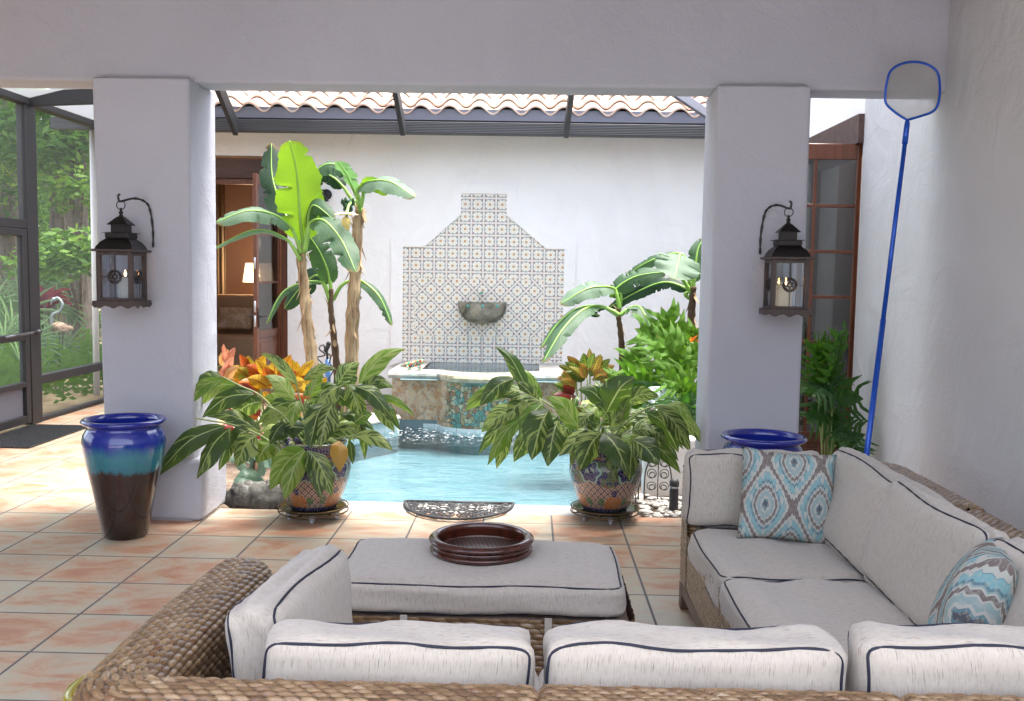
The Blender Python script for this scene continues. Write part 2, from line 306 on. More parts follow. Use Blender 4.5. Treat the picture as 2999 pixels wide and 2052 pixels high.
MAT['phil_dark'] = m_leaf('split_leaf_dark', (.012, .045, .01), (.03, .09, .018), (.06, .13, .035), .45, transl=(.08, .25, .02))
MAT['grey_leaf'] = m_leaf('silver_leaf', (.03, .075, .045), (.13, .20, .15), (.16, .24, .17), .3)
MAT['palm'] = m_leaf('palmetto_leaf', (.07, .14, .06), (.16, .26, .12), (.16, .27, .12), .5)
MAT['fern'] = m_leaf('fern_leaf', (.03, .09, .012), (.10, .21, .025), (.14, .26, .05), .5, transl=(.12, .28, .02))
MAT['redleaf'] = m_leaf('red_leaf', (.14, .012, .03), (.26, .03, .05), (.28, .06, .06), .5)
def m_ginger():
    n = N('variegated_ginger_leaf'); uv = n.sep(n.tc('UV')); au = n.m_('ABSOLUTE', uv[0]); r = n.rnd()
    d = n.m_('SUBTRACT', n.m_('MULTIPLY', uv[1], 1.), n.m_('MULTIPLY', au, .30))
    side = n.m_('SIGN', uv[0])
    z = n.noise(n.comb(n.m_('MULTIPLY', d, 10.), n.m_('MULTIPLY', au, .7), n.m_('ADD', n.m_('MULTIPLY', r, 50.), side)), 1., 3, .6)
    z2 = n.m_('ADD', z, n.m_('MULTIPLY', n.m_('SUBTRACT', n.m_('FRACT', n.m_('MULTIPLY', r, 7.3)), .55), .20))
    gr = n.mix(n.noise(n.tc(), 9, 2), (.013, .034, .016), (.048, .105, .022))
    ye = n.mix(n.noise(n.tc(), 4, 2), (.24, .34, .055), (.38, .43, .16))
    c = n.mix(n.step(z2, .49, .56), n.mix(n.step(r, .84, .86), gr, (.13, .25, .02)), ye); c = n.mix(n.step(au, .07, .03), c, (.42, .50, .2))
    brn = n.m_('MULTIPLY', n.step(r, .95, .955), .75); c = n.mix(brn, c, (.50, .20, .03))
    tip = n.m_('MULTIPLY', n.step(n.m_('ADD', uv[1], n.m_('MULTIPLY', z, .2)), 1.05, 1.09), .8); c = n.mix(tip, c, (.28, .15, .05))
    return n.fin(c, .36, .5, nrm=n.bump(n.m_('ADD', z, n.m_('SINE', n.m_('MULTIPLY', d, 120.))), .25, .004), transl=n.mix(.35, c, (.25, .38, .03)))
MAT['ginger'] = m_ginger()
def m_croton(name, stops, vein):
    n = N(name); uv = n.sep(n.tc('UV')); au = n.m_('ABSOLUTE', uv[0]); r = n.rnd()
    d = n.m_('SUBTRACT', uv[1], n.m_('MULTIPLY', au, .15)); s = n.m_('ABSOLUTE', n.m_('SINE', n.m_('MULTIPLY', d, 26.)))
    base = n.ramp(n.m_('ADD', n.m_('MULTIPLY', r, .8), n.m_('MULTIPLY', n.noise(n.tc(), 8, 2), .3)), stops)
    c = n.mix(n.step(s, .26, .10), base, vein); c = n.mix(n.step(au, .08, .04), c, vein)
    return n.fin(c, .35, .5, transl=True)
MAT['croton'] = m_croton('orange_croton_leaf', [(0, (.05, .035, .01)), (.22, (.40, .085, .01)), (.45, (.48, .15, .015)), (.62, (.52, .32, .015)), (.8, (.50, .34, .03)), (.95, (.12, .15, .015))], (.22, .015, .008))
MAT['croton_pink'] = m_croton('pink_croton_leaf', [(0, (.5, .17, .09)), (.5, (.52, .28, .18)), (1, (.5, .34, .08))], (.42, .035, .01))
MAT['croton_green'] = m_croton('green_croton_leaf', [(0, (.03, .08, .015)), (.4, (.09, .16, .03)), (.7, (.30, .11, .03)), (1, (.10, .14, .02))], (.42, .45, .05))
MAT['croton_red'] = m_croton('maroon_croton_leaf', [(0, (.05, .015, .015)), (.6, (.13, .02, .015)), (1, (.3, .03, .02))], (.25, .02, .02))
def m_tree():
    n = N('forest_leaf'); r = n.rnd(); c = n.ramp(r, [(0, (.02, .06, .01)), (.4, (.06, .15, .02)), (.75, (.13, .26, .03)), (1, (.25, .38, .05))]); return n.fin(c, .55, .3, transl=True)
MAT['forest'] = m_tree()
def m_bark(name, a, b, ax=(1, 1, .12), sc=25.):
    n = N(name); z = n.noise(n.map(n.tc(), ax), sc, 5, .65, .5); y = n.noise(sc=6, det=3); c = n.ramp(n.m_('ADD', n.m_('MULTIPLY', z, .75), n.m_('MULTIPLY', y, .25)), [(.35, a), (.62, b)])
    return n.fin(c, .85, .2, nrm=n.bump(z, .8, .012))
MAT['bark'] = m_bark('oak_bark', (.06, .05, .04), (.2, .17, .14)); MAT['banbark'] = m_bark('banana_trunk', (.13, .075, .04), (.52, .38, .23)); MAT['bandark'] = m_bark('young_banana_trunk', (.035, .018, .015), (.14, .09, .055))
MAT['stalk'] = simple('green_stalk', (.22, .40, .07), .4, var=.3, sc=7); MAT['cane'] = simple('ginger_cane', (.25, .32, .11), .45, var=.3, sc=7)
MAT['fibre'] = simple('dry_leaf_sheath', (.38, .26, .15), .9, var=.4, sc=18)
def m_glaze(blue=True):
    n = N('blue_glaze'); o = n.sep(n.tc()); z = n.m_('ADD', o[2], n.m_('ADD', n.m_('MULTIPLY', n.m_('SUBTRACT', n.noise(n.map(n.tc(), (1, 1, .25)), 9, 3), .5), .10), n.m_('MULTIPLY', n.m_('SUBTRACT', n.noise(n.map(n.tc(), (1, 1, .03)), 45, 3), .5), .05)))
    c = n.ramp(n.m_('DIVIDE', z, .75), [(0, (.010, .003, .003)), (.45, (.018, .006, .005)), (.545, (.022, .010, .010)), (.585, (.02, .16, .21)), (.69, (.03, .19, .25)), (.78, (.012, .03, .28)), (1, (.012, .02, .24))])
    return n.fin(c, .10, .6, nrm=n.bump(n.noise(sc=14), .08, .005), coat=.6)
MAT['glaze'] = m_glaze()
def m_potmos():
    n = N('mosaic_pot_glaze'); uv = n.tc('UV'); s = n.sep(uv); u, v = s[0], s[1]   # u: 0..1 round, v: height in m
    U = n.m_('MULTIPLY', u, 1.5)
    fu = lambda k: n.m_('SUBTRACT', n.m_('FRACT', n.m_('MULTIPLY', u, float(k))), .5)
    blue = (.010, .010, .10); terra = (.27, .06, .022); wh = (.42, .35, .28); green = (.08, .12, .045); pink = (.5, .26, .17)
    # lattice
    a = n.m_('FRACT', n.m_('MULTIPLY', n.m_('ADD', U, v), 21.)); b = n.m_('FRACT', n.m_('MULTIPLY', n.m_('SUBTRACT', U, v), 21.))
    da, db = n.m_('ABSOLUTE', n.m_('SUBTRACT', a, .5)), n.m_('ABSOLUTE', n.m_('SUBTRACT', b, .5)); dm = n.m_('MAXIMUM', da, db)
    lat = n.mix(n.step(dm, .36, .40), wh, (.10, .05, .06)); lat = n.mix(n.step(dm, .2, .16), lat, (.33, .07, .03))
    # upper green band with blue scallops
    f4 = fu(6); dd = n.m_('SQRT', n.m_('ADD', n.m_('POWER', n.m_('MULTIPLY', f4, .25), 2.), n.m_('POWER', n.m_('SUBTRACT', v, .285), 2.)))
    ang = n.m_('ARCTAN2', n.m_('SUBTRACT', v, .285), n.m_('MULTIPLY', f4, .25)); lob = n.m_('ADD', .062, n.m_('MULTIPLY', n.m_('COSINE', n.m_('MULTIPLY', ang, 6.)), .008))
    vo = n.vor(n.comb(U, v, 0.), 26); lv = n.step(n.noise(n.comb(U, v, 3.), 22, 2), .52, .55)
    gb = n.mix(lv, green, blue); gb = n.mix(n.step(n.noise(n.comb(U, v, 9.), 18, 2), .63, .65), gb, terra)
    gb = n.mix(n.step(dd, n.m_('ADD', lob, .014), n.m_('ADD', lob, .012)), gb, (.25, .42, .33)); gb = n.mix(n.step(dd, lob, n.m_('SUBTRACT', lob, .003)), gb, blue)
    gb = n.mix(n.m_('MULTIPLY', n.step(dd, .035, .03), lv), gb, (.3, .4, .3))
    c = n.mix(n.step(n.m_('ADD', v, n.m_('MULTIPLY', n.m_('ABSOLUTE', f4), .09)), .225, .228), lat, gb)
    # bottom flower
    f5 = n.m_('MULTIPLY', fu(5), .30); vr = n.m_('SQRT', n.m_('ADD', n.m_('POWER', f5, 2.), n.m_('POWER', n.m_('SUBTRACT', v, .055), 2.))); va = n.m_('ARCTAN2', n.m_('SUBTRACT', v, .055), f5)
    fl = n.mix(n.step(n.m_('SINE', n.m_('MULTIPLY', va, 18.)), .5, .8), (.33, .085, .015), (.40, .22, .04)); c = n.mix(n.step(vr, .075, .072), c, fl)
    lf = n.m_('SQRT', n.m_('ADD', n.m_('POWER', n.m_('SUBTRACT', n.m_('ABSOLUTE', f5), .10), 2.), n.m_('POWER', n.m_('SUBTRACT', v, .085), 2.))); c = n.mix(n.step(lf, .028, .026), c, (.06, .13, .05))
    bl = n.m_('SQRT', n.m_('ADD', n.m_('POWER', f5, 2.), n.m_('POWER', n.m_('SUBTRACT', v, .145), 2.))); c = n.mix(n.step(bl, .024, .022), c, blue)
    # bands
    tk = n.step(n.m_('ABSOLUTE', fu(58)), .44, .47); bb = n.mix(tk, blue, (.35, .3, .28))
    c = n.mix(n.step(v, .035, .033), c, bb); c = n.mix(n.m_('MULTIPLY', n.step(v, .348, .35), n.step(v, .43, .428)), c, bb); c = n.mix(n.m_('MULTIPLY', n.step(v, .362, .364), n.step(v, .378, .376)), c, terra)
    cr = n.vor(n.comb(U, v, 0.), 60, 'DISTANCE_TO_EDGE'); c = n.mix(n.m_('MULTIPLY', n.step(cr, .07, .03), .7), c, (.30, .25, .21))
    return n.fin(c, .22, .5, nrm=n.bump(n.step(cr, .03, .1), .4, .003), coat=.3)
MAT['potmos'] = m_potmos()
MAT['iron'] = simple('black_iron', (.02, .018, .018), .5); MAT['lmetal'] = simple('aged_black_metal', (.022, .018, .017), .42, .6, var=.4, sc=30)
MAT['lwood'] = m_wood('lantern_brown_frame', (.028, .017, .014), (.07, .042, .034), .5, (1, 1, .1), 30, None)
MAT['wax'] = simple('candle_wax', (.75, .68, .50), .5, var=.03); MAT['rubber'] = simple('black_rubber', (.03, .03, .033), .6, bump=.2); MAT['white_plastic'] = simple('grey_plastic', (.45, .46, .5), .4)
MAT['dgrey'] = simple('dark_grey_metal', (.10, .10, .11), .35, .5)
MAT['bluepole'] = simple('blue_anodised_pole', (.015, .09, .50), .22, .25); MAT['blueplastic'] = simple('blue_plastic', (.12, .28, .62), .4)
MAT['yellowglaze'] = simple('yellow_green_glaze', (.33, .27, .015), .15, var=.4, sc=8, coat=.6, bump=.2); MAT['brass'] = simple('aged_brass', (.14, .09, .045), .35, .8)
MAT['teal'] = simple('verdigris_copper', (.08, .40, .36), .5, var=.3); MAT['greenglass'] = simple('olive_saucer', (.035, .035, .015), .15, var=.3)
MAT['intwall'] = simple('taupe_room_paint', (.30, .20, .16), .8, var=.03); MAT['sofabeige'] = simple('beige_upholstery', (.42, .32, .22), .9, var=.1); MAT['curtain'] = simple('pale_curtain', (.40, .33, .24), .9, var=.08)
def m_ipil():
    n = N('mottled_cushion'); z = n.noise(n.map(n.tc(), (1, 1, .8)), 7, 4); z2 = n.noise(n.map(n.tc(), (1, 1, 1)), 40, 3)
    c = n.ramp(n.m_('ADD', n.m_('MULTIPLY', z, .7), n.m_('MULTIPLY', z2, .3)), [(.38, (.62, .58, .52)), (.5, (.42, .34, .22)), (.6, (.65, .62, .58))]); return n.fin(c, .9)
MAT['ipil'] = m_ipil()
def m_emit(name, c, s): n = N(name); return n.fin(c, .6, emit=c, es=s)
MAT['shade'] = m_emit('lit_lamp_shade', (1, .62, .32), .8); MAT['flame'] = m_emit('candle_flame', (1, .42, .09), 14)
def m_canew():
    n = N('woven_cane'); s = n.sep(n.map(n.tc(), (1, 1, 1), rot=(0, 0, .6))); a = n.m_('SINE', n.m_('MULTIPLY', s[0], 260.)); b = n.m_('SINE', n.m_('MULTIPLY', s[1], 260.)); k = n.m_('MULTIPLY', a, b)
    return n.fin(n.mix(n.step(k, -.2, .3), (.035, .018, .012), (.30, .24, .20)), .3, .6, nrm=n.bump(k, .6, .003), coat=.4)
MAT['canew'] = m_canew()
def m_frog():
    n = N('painted_ceramic'); v = n.vor(n.tc(), 70, k='Color'); c = n.ramp(n.sep(v)[0], [(0, (.05, .25, .12)), (.3, (.45, .05, .03)), (.5, (.6, .35, .2)), (.7, (.05, .3, .2)), (.9, (.05, .07, .25))], 'CONSTANT'); return n.fin(c, .15, .5, coat=.5)
MAT['frog'] = m_frog()
MAT['fleather'] = simple('pale_rust_metal', (.30, .20, .13), .7, var=.5, sc=15); MAT['fneck'] = simple('weathered_grey_metal', (.30, .35, .35), .6); MAT['fruit'] = simple('green_banana_fruit', (.02, .07, .03), .5, var=.4); MAT['bananaflower'] = simple('banana_flower', (.62, .50, .16), .5, var=.25, sc=20)
MAT['terracotta'] = simple('terracotta', (.35, .15, .07), .8)

# ---------------------------------------------------------------- mesh helper
def nrmz(v): v = np.asarray(v, float); return v/max(1e-9, np.linalg.norm(v))
class MB:
    def __init__(s): s.v = []; s.f = []; s.uv = []; s.r = []; s.h = []; s.nv = 0
    def add(s, v, f, uv=None, rnd=0., h=None):
        v = np.asarray(v, float).reshape(-1, 3); n = len(v); o = s.nv
        s.v.append(v); s.f.extend([tuple(i+o for i in q) for q in f])
        s.uv.append(np.zeros((n, 2)) if uv is None else np.asarray(uv, float).reshape(-1, 2))
        s.r.append(np.full(n, rnd) if np.isscalar(rnd) else np.asarray(rnd, float).ravel())
        s.h.append(np.ones(n) if h is None else np.asarray(h, float).ravel()); s.nv += n; return s
    def grid(s, P, uv=None, rnd=0., h=None, close_u=False, close_v=False):
        a, b = P.shape[:2]; f = []
        A = a if close_u else a-1; B = b if close_v else b-1
        for i in range(A):
            for j in range(B):
                f.append((i*b+j, ((i+1) % a)*b+j, ((i+1) % a)*b+(j+1) % b, i*b+(j+1) % b))
        return s.add(P.reshape(-1, 3), f, None if uv is None else uv.reshape(-1, 2), rnd, h)
    def box(s, x0, x1, y0, y1, z0, z1):
        v = [(x, y, z) for x in (x0, x1) for y in (y0, y1) for z in (z0, z1)]
        return s.add(v, [(0, 1, 3, 2), (4, 6, 7, 5), (0, 4, 5, 1), (2, 3, 7, 6), (0, 2, 6, 4), (1, 5, 7, 3)])
    def bar(s, a, b, w_, h_, upv=(0, 0, 1)):
        a, b = np.array(a, float), np.array(b, float); d = nrmz(b-a); sd_ = np.cross(d, upv); sd_ = nrmz(sd_) if np.linalg.norm(sd_) > 1e-6 else np.array([1., 0, 0]); u = np.cross(sd_, d)
        v = [q+sd_*w_/2*i+u*h_/2*j for q in (a, b) for i in (-1, 1) for j in (-1, 1)]
        return s.add(v, [(0, 1, 3, 2), (4, 6, 7, 5), (0, 4, 5, 1), (2, 3, 7, 6), (0, 2, 6, 4), (1, 5, 7, 3)])
    def tube(s, pts, r, n=8, closed=False, rnd=0., jit=0., flat=1.):
        pts = np.asarray(pts, float); m = len(pts); r = np.full(m, r) if np.isscalar(r) else np.asarray(r, float)
        T = np.gradient(pts, axis=0) if not closed else np.roll(pts, -1, 0)-np.roll(pts, 1, 0)
        T /= np.maximum(1e-9, np.linalg.norm(T, axis=1))[:, None]
        u = np.cross(T[0], [0, 0, 1.]);
        if np.linalg.norm(u) < .1: u = np.cross(T[0], [1., 0, 0])
        u = nrmz(u); P = np.zeros((m, n, 3)); a = np.arange(n)*2*math.pi/n
        for i in range(m):
            u = nrmz(u-T[i]*(u@T[i])); w_ = np.cross(T[i], u); rr = r[i]*(1+(rng.random(n)-.5)*jit)
            P[i] = pts[i]+(np.cos(a)*rr)[:, None]*u+(np.sin(a)*rr*flat)[:, None]*w_
        s.grid(P, rnd=rnd, close_u=closed, close_v=True)
        if not closed:
            o = s.nv-m*n; s.f.append(tuple(o+j for j in range(n-1, -1, -1))); s.f.append(tuple(o+(m-1)*n+j for j in range(n)))
        return s
    def lathe(s, prof, n=48, c=(0, 0, 0), ph=0.):
        P = np.zeros((len(prof), n+1, 3)); uv = np.zeros((len(prof), n+1, 2))
        for i, (r, z) in enumerate(prof):
            a = np.linspace(0, 2*math.pi, n+1)+ph; P[i, :, 0] = c[0]+r*np.cos(a); P[i, :, 1] = c[1]+r*np.sin(a); P[i, :, 2] = c[2]+z
            uv[i, :, 0] = np.linspace(0, 1, n+1); uv[i, :, 1] = z
        return s.grid(P, uv)
    def ball(s, c, r, n=10, m=6, rnd=0.):
        c = np.array(c, float); r = np.ones(3)*r; P = np.zeros((m+1, n, 3))
        for i in range(m+1):
            t = math.pi*i/m; a = np.arange(n)*2*math.pi/n
            P[i] = c+np.stack([np.sin(t)*np.cos(a)*r[0], np.sin(t)*np.sin(a)*r[1], np.full(n, np.cos(t)*r[2])], 1)
        return s.grid(P, rnd=rnd, close_v=True)
    def prism(s, poly, d, ax='z', off=0.):
        # polygon in plane, extruded from off to off+d along ax
        def to(p, h): return {'z': (p[0], p[1], h), 'y': (p[0], h, p[1]), 'x': (h, p[0], p[1])}[ax]
        n = len(poly); v = [to(p, off) for p in poly]+[to(p, off+d) for p in poly]
        f = [tuple(range(n-1, -1, -1)), tuple(range(n, 2*n))]+[(i, (i+1) % n, n+(i+1) % n, n+i) for i in range(n)]
        return s.add(v, f, uv=[p for p in poly]*2)
    def build(s, name, mat, parent=None, smooth=True, bevel=0., seg=2, label=None, weld=False):
        me = bpy.data.meshes.new(name); V = np.concatenate(s.v) if s.v else np.zeros((0, 3))
        org = getattr(parent, 'org', None)
        off = np.array(ORG.get(parent.name, (0, 0, 0))) if parent is not None else np.zeros(3)
        me.from_pydata((V-off).tolist(), [], s.f)
        UV = np.concatenate(s.uv); li = np.zeros(len(me.loops), np.int32); me.loops.foreach_get('vertex_index', li)
        ul = me.uv_layers.new(name='UVMap'); ul.data.foreach_set('uv', UV[li].astype(np.float32).ravel())
        for nm, arr in (('rnd', s.r), ('hgt', s.h)):
            A = np.concatenate(arr)
            if nm == 'hgt' and A.min() > .999: continue
            if nm == 'rnd' and A.max() == 0: continue
            at = me.attributes.new(nm, 'FLOAT', 'POINT'); at.data.foreach_set('value', A.astype(np.float32))
        bm = bmesh.new(); bm.from_mesh(me)
        if weld: bmesh.ops.remove_doubles(bm, verts=bm.verts, dist=1e-5)
        bmesh.ops.recalc_face_normals(bm, faces=bm.faces) if (weld or len(s.f) < 4000) else None
        bm.to_mesh(me); bm.free()
        if smooth: me.shade_smooth() if hasattr(me, 'shade_smooth') else [setattr(p, 'use_smooth', True) for p in me.polygons]
        me.materials.append(MAT[mat] if isinstance(mat, str) else mat)
        o = bpy.data.objects.new(name, me); col.objects.link(o)
        if parent is not None:
            o.parent = parent; ORG[o.name] = tuple(off)
        else: ORG[o.name] = (0, 0, 0)
        if bevel:
            b = o.modifiers.new('bevel', 'BEVEL'); b.width = bevel; b.harden_normals = bevel > .015; b.segments = seg; b.limit_method = 'ANGLE'; b.angle_limit = R(40)
        if bevel or smooth == 'auto':
            try: me.set_sharp_from_angle(angle=R(38))
            except Exception: pass
        if label: o['label'] = label
        return o
ORG = {}
def tag(o, label, cat=None, group=None, kind=None):
    if label: o['label'] = label
    if cat: o['category'] = cat
    if group: o['group'] = group
    if kind: o['kind'] = kind
    return o
def thing(name, loc, label, cat, group=None):
    o = bpy.data.objects.new(name, None); col.objects.link(o); o.location = loc; o.empty_display_size = .1
    ORG[o.name] = tuple(float(x) for x in loc); return tag(o, label, cat, group)
def copy_tree(o, loc, label, rz=0.):
    def rec(q, par):
        c = q.copy(); col.objects.link(c)
        if par is not None: c.parent = par
        ORG[c.name] = ORG.get(q.name, (0, 0, 0))
        for ch in [k for k in col.objects if k.parent is q]: rec(ch, c)
        return c
    r = rec(o, None); r.location = loc; r.rotation_euler = (0, 0, rz); r['label'] = label; return r
def spline(pts, n=24):
    P = np.asarray(pts, float); 
    if len(P) < 3: t = np.linspace(0, 1, n)[:, None]; return P[0]*(1-t)+P[-1]*t
    P = np.vstack([2*P[0]-P[1], P, 2*P[-1]-P[-2]]); k = len(P)-3; out = []
    for t in np.linspace(0, k-1e-6, n):
        i = int(t); f = t-i; a, b, c, d = P[i:i+4]
        out.append(.5*((2*b)+(-a+c)*f+(2*a-5*b+4*c-d)*f*f+(-a+3*b-3*c+d)*f**3))
    return np.array(out)

# ---------------------------------------------------------------- ground, floor, pool
pool = [(-1.35, 6.61), (.70, 6.61), (.80, 7.3), (1.3, 8.9), (1.0, 9.9), (.44, 10.52), (-1.52, 10.52), (-1.42, 10.30), (-1.62, 9.98), (-1.86, 9.55), (-1.95, 9.0), (-1.75, 8.2), (-1.5, 7.5)]
def smooth_poly(poly, n=6):
    out = []; P = np.array(poly); k = len(P)
    for i in range(k):
        a, b, c, d = P[i-1], P[i], P[(i+1) % k], P[(i+2) % k]
        if i in (0, 1, 5, 6, 12): out += [tuple(b)]; continue
        for t in np.arange(n)/n: out.append(tuple(.5*((2*b)+(-a+c)*t+(2*a-5*b+4*c-d)*t*t+(-a+3*b-3*c+d)*t**3)))
    return out
PO = smooth_poly(pool)
def sheet(name, polys, z, mat, kind='structure'):
    b = MB()
    for p in polys: b.add([(x, y, z) for x, y in p], [tuple(range(len(p)))])
    o = b.build(name, mat, smooth=False); [p.flip() for p in o.data.polygons if p.normal.z < 0]; return tag(o, None, kind=kind)
def rect(a, b, c, d): return [(a, c), (b, c), (b, d), (a, d)]
g = sheet('ground', [rect(-300, -5.14, -300, 600), rect(-5.14, 3.4, 12.4, 600), rect(3.4, 300, -300, 600), rect(-5.14, 3.4, -300, -6)], -.12, 'forest_floor'); g['label'] = 'leaf littered forest ground outside the screen'
f = sheet('floor', [rect(-5.14, 3.4, 1.2, 6.36), rect(-5.14, -2.9, 6.36, 11.75), rect(1.3, 3.4, 6.36, 6.62)], 0, 'floor'); f['label'] = 'terracotta and cream floor tiles with dark grout'
o = sheet('bounce_ground', [rect(-5.14, 3.4, -6, 1.2)], 0, 'bounce_ground'); o['label'] = 'added pale grey ground behind the sofa that bounces neutral light'  # unseen pale sheet added to bounce neutral light into the porch
fe = MB().box(-2.9, 1.3, 6.3, 6.355, -.3, -.004); fe.box(-2.93, -2.9, 6.36, 11.7, -.3, -.004); tag(fe.build('floor_edge', 'floor'), 'edge of the tiled floor beside the planting beds', kind='structure')
cp = MB().box(-1.62, .72, 6.36, 6.63, -.3, .006); tag(cp.build('pool_coping', 'coping', bevel=.02, seg=3), 'cream stone coping strip along the front of the pool', kind='structure')
nP = len(PO); b = MB(); b.add([(-.3, 8.6, -.34)]+[(x, y, -.34) for x, y in PO], [(0, 1+i, 1+(i+1) % nP) for i in range(nP)])
b.add([(x, y, z) for z in (-.34, -.02) for x, y in PO], [(i, (i+1) % nP, nP+(i+1) % nP, nP+i) for i in range(nP)])
th = np.linspace(-.9, 1.45, 18)
for rr, zt in ():
    pl = [(-2.3, 9.9)]+[(-1.9+rr*math.cos(a)*1.4, 9.85+rr*math.sin(a)) for a in np.linspace(-1.5, 1.0, 18)]
    b.add([(x, y, zt) for x, y in pl]+[(x, y, -1.3) for x, y in pl], [tuple(range(len(pl)))]+[(i, i+1, len(pl)+i+1, len(pl)+i) for i in range(len(pl)-1)])
tag(b.build('pool_basin', 'basin', smooth=False), 'pale blue plastered pool shell', kind='structure')
tag(sheet('water', [PO], -.10, 'water'), 'clear light blue swimming pool water')
# waterline tile band and rounded left coping
lc = [p for p in PO if p[0] < -1.34 and 6.75 < p[1] < 10.35]; lc = sorted(lc, key=lambda p: p[1]); b = MB()
b.add([(x+.012, y, z) for z in (-.16, .02) for x, y in lc], [(i, i+1, len(lc)+i+1, len(lc)+i) for i in range(len(lc)-1)])
tag(b.build('waterline_tiles', 'wltile', smooth=False), 'pale waterline tiles round the back of the pool', kind='structure')
P = []; 
for x, y in lc:
    P.append([(x+ox, y-(ox+.15)*.25, z) for ox, z in ((-.34, -.1), (-.34, .055), (-.30, .075), (-.05, .078), (.01, .07), (.035, .045), (.03, .015), (-.02, .01))])
tag(MB().grid(np.array(P)).build('curved_coping', 'limestone'), 'white rounded coping curving round the pool steps', kind='structure')
lb = [(-2.93, 6.36), (-1.62, 6.36), (-1.62, 6.61), (-1.38, 6.61)]+[(x-.25, y) for x, y in lc]+[(-1.55, 10.5), (-1.55, 11.84), (-2.93, 11.84)]
tag(sheet('planting_bed', [lb, [(.72, 6.36), (2.62, 6.36), (2.62, 11.84), (.43, 11.84), (.44, 10.52), (1.0, 9.9), (1.3, 8.9), (.80, 7.3), (.72, 6.61)]], -.05, 'soil'), 'dark soil planting beds around the pool')

# ---------------------------------------------------------------- porch structure
def column(name, corners, ztop, label, plinth=None):
    t = thing(name, (*np.mean(corners, 0)[:2], 0), label, 'column')
    b = MB(); zs = [0, .9, 1.8, ztop]; P = []
    for k, z in enumerate(zs): P.append([(x+dx*(1-z/ztop), y, z) for (x, y, dx) in corners])
    n = len(corners); b.grid(np.array(P), close_v=True); b.f.append(tuple(b.nv-n+i for i in range(n)))
    b.build('shaft', 'porch', t, bevel=.022, seg=4, smooth='auto')
    if plinth: b = MB().box(*plinth); b.build('plinth', 'porch', t, bevel=.03, seg=5)
    return t
YF, YB, ZS = 6.03, 6.42, 2.79
x0 = onY(207, 178, YF)[0]; x0b = onY(228, 940, YF)[0]; x1 = onY(430, 300, YF)[0]
xr = onY(499, 500, 6.5)[0]
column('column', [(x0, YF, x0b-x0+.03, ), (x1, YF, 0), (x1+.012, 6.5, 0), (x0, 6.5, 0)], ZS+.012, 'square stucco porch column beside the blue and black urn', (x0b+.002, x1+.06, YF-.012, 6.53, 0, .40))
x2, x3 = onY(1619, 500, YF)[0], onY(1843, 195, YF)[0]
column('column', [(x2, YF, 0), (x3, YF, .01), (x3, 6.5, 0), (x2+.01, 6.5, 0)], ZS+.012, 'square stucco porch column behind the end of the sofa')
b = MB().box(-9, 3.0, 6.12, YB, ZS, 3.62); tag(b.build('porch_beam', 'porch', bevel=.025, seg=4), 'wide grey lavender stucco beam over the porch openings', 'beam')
b = MB().box(-9, 3.0, 1.35, 6.12, 3.45, 3.6); tag(b.build('porch_ceiling', 'porch'), 'pale porch ceiling above the seating area', 'ceiling')  # out of view; back edge cut short so sky light reaches in
b = MB().box(-4.2, -3.9, .4, 5.0, 0, 3.44); tag(b.build('left_light_blocker', 'porch'), 'added unseen wall left of the seating that blocks light from the left', 'wall')  # added out of view to keep side light off the beam
# side wall with doorway
sw = thing('side_wall', (2.6, 6, 0), 'white stucco side wall behind the leaning pool net', 'wall')
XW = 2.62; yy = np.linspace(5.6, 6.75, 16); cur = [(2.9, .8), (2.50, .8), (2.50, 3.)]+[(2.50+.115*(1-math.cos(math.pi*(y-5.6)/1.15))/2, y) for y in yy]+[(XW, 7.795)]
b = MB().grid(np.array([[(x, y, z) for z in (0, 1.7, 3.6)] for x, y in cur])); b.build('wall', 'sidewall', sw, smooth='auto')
b = MB(); b.box(XW, 2.9, 7.797, 7.80, 0, 3.6); b.box(XW, 2.9, 9.28, 12.4, 0, 3.6); b.box(XW, 2.9, 7.80, 9.28, 2.93, 3.6); b.build('courtyard_wall', 'wall', sw, smooth=False)
b = MB().box(XW-.045, 2.8, 7.79, 9.3, 2.70, 2.928); b.build('lintel', 'lintel', sw, smooth=False)
b = MB().box(XW+.02, XW+.1, 7.80, 7.86, 0, 2.70); b.box(XW+.02, XW+.1, 9.22, 9.28, 0, 2.70); b.box(XW+.02, XW+.1, 7.86, 9.22, 2.62, 2.70); b.build('door_frame', 'door', sw, bevel=.006)
b = MB().box(3.3, 3.32, 7.2, 9.8, -.02, 3.0); b.box(2.9, 3.3, 7.18, 7.2, 0, 3); b.box(2.9, 3.3, 9.8, 9.82, 0, 3); b.build('inner_room', 'intwall', sw, smooth=False)
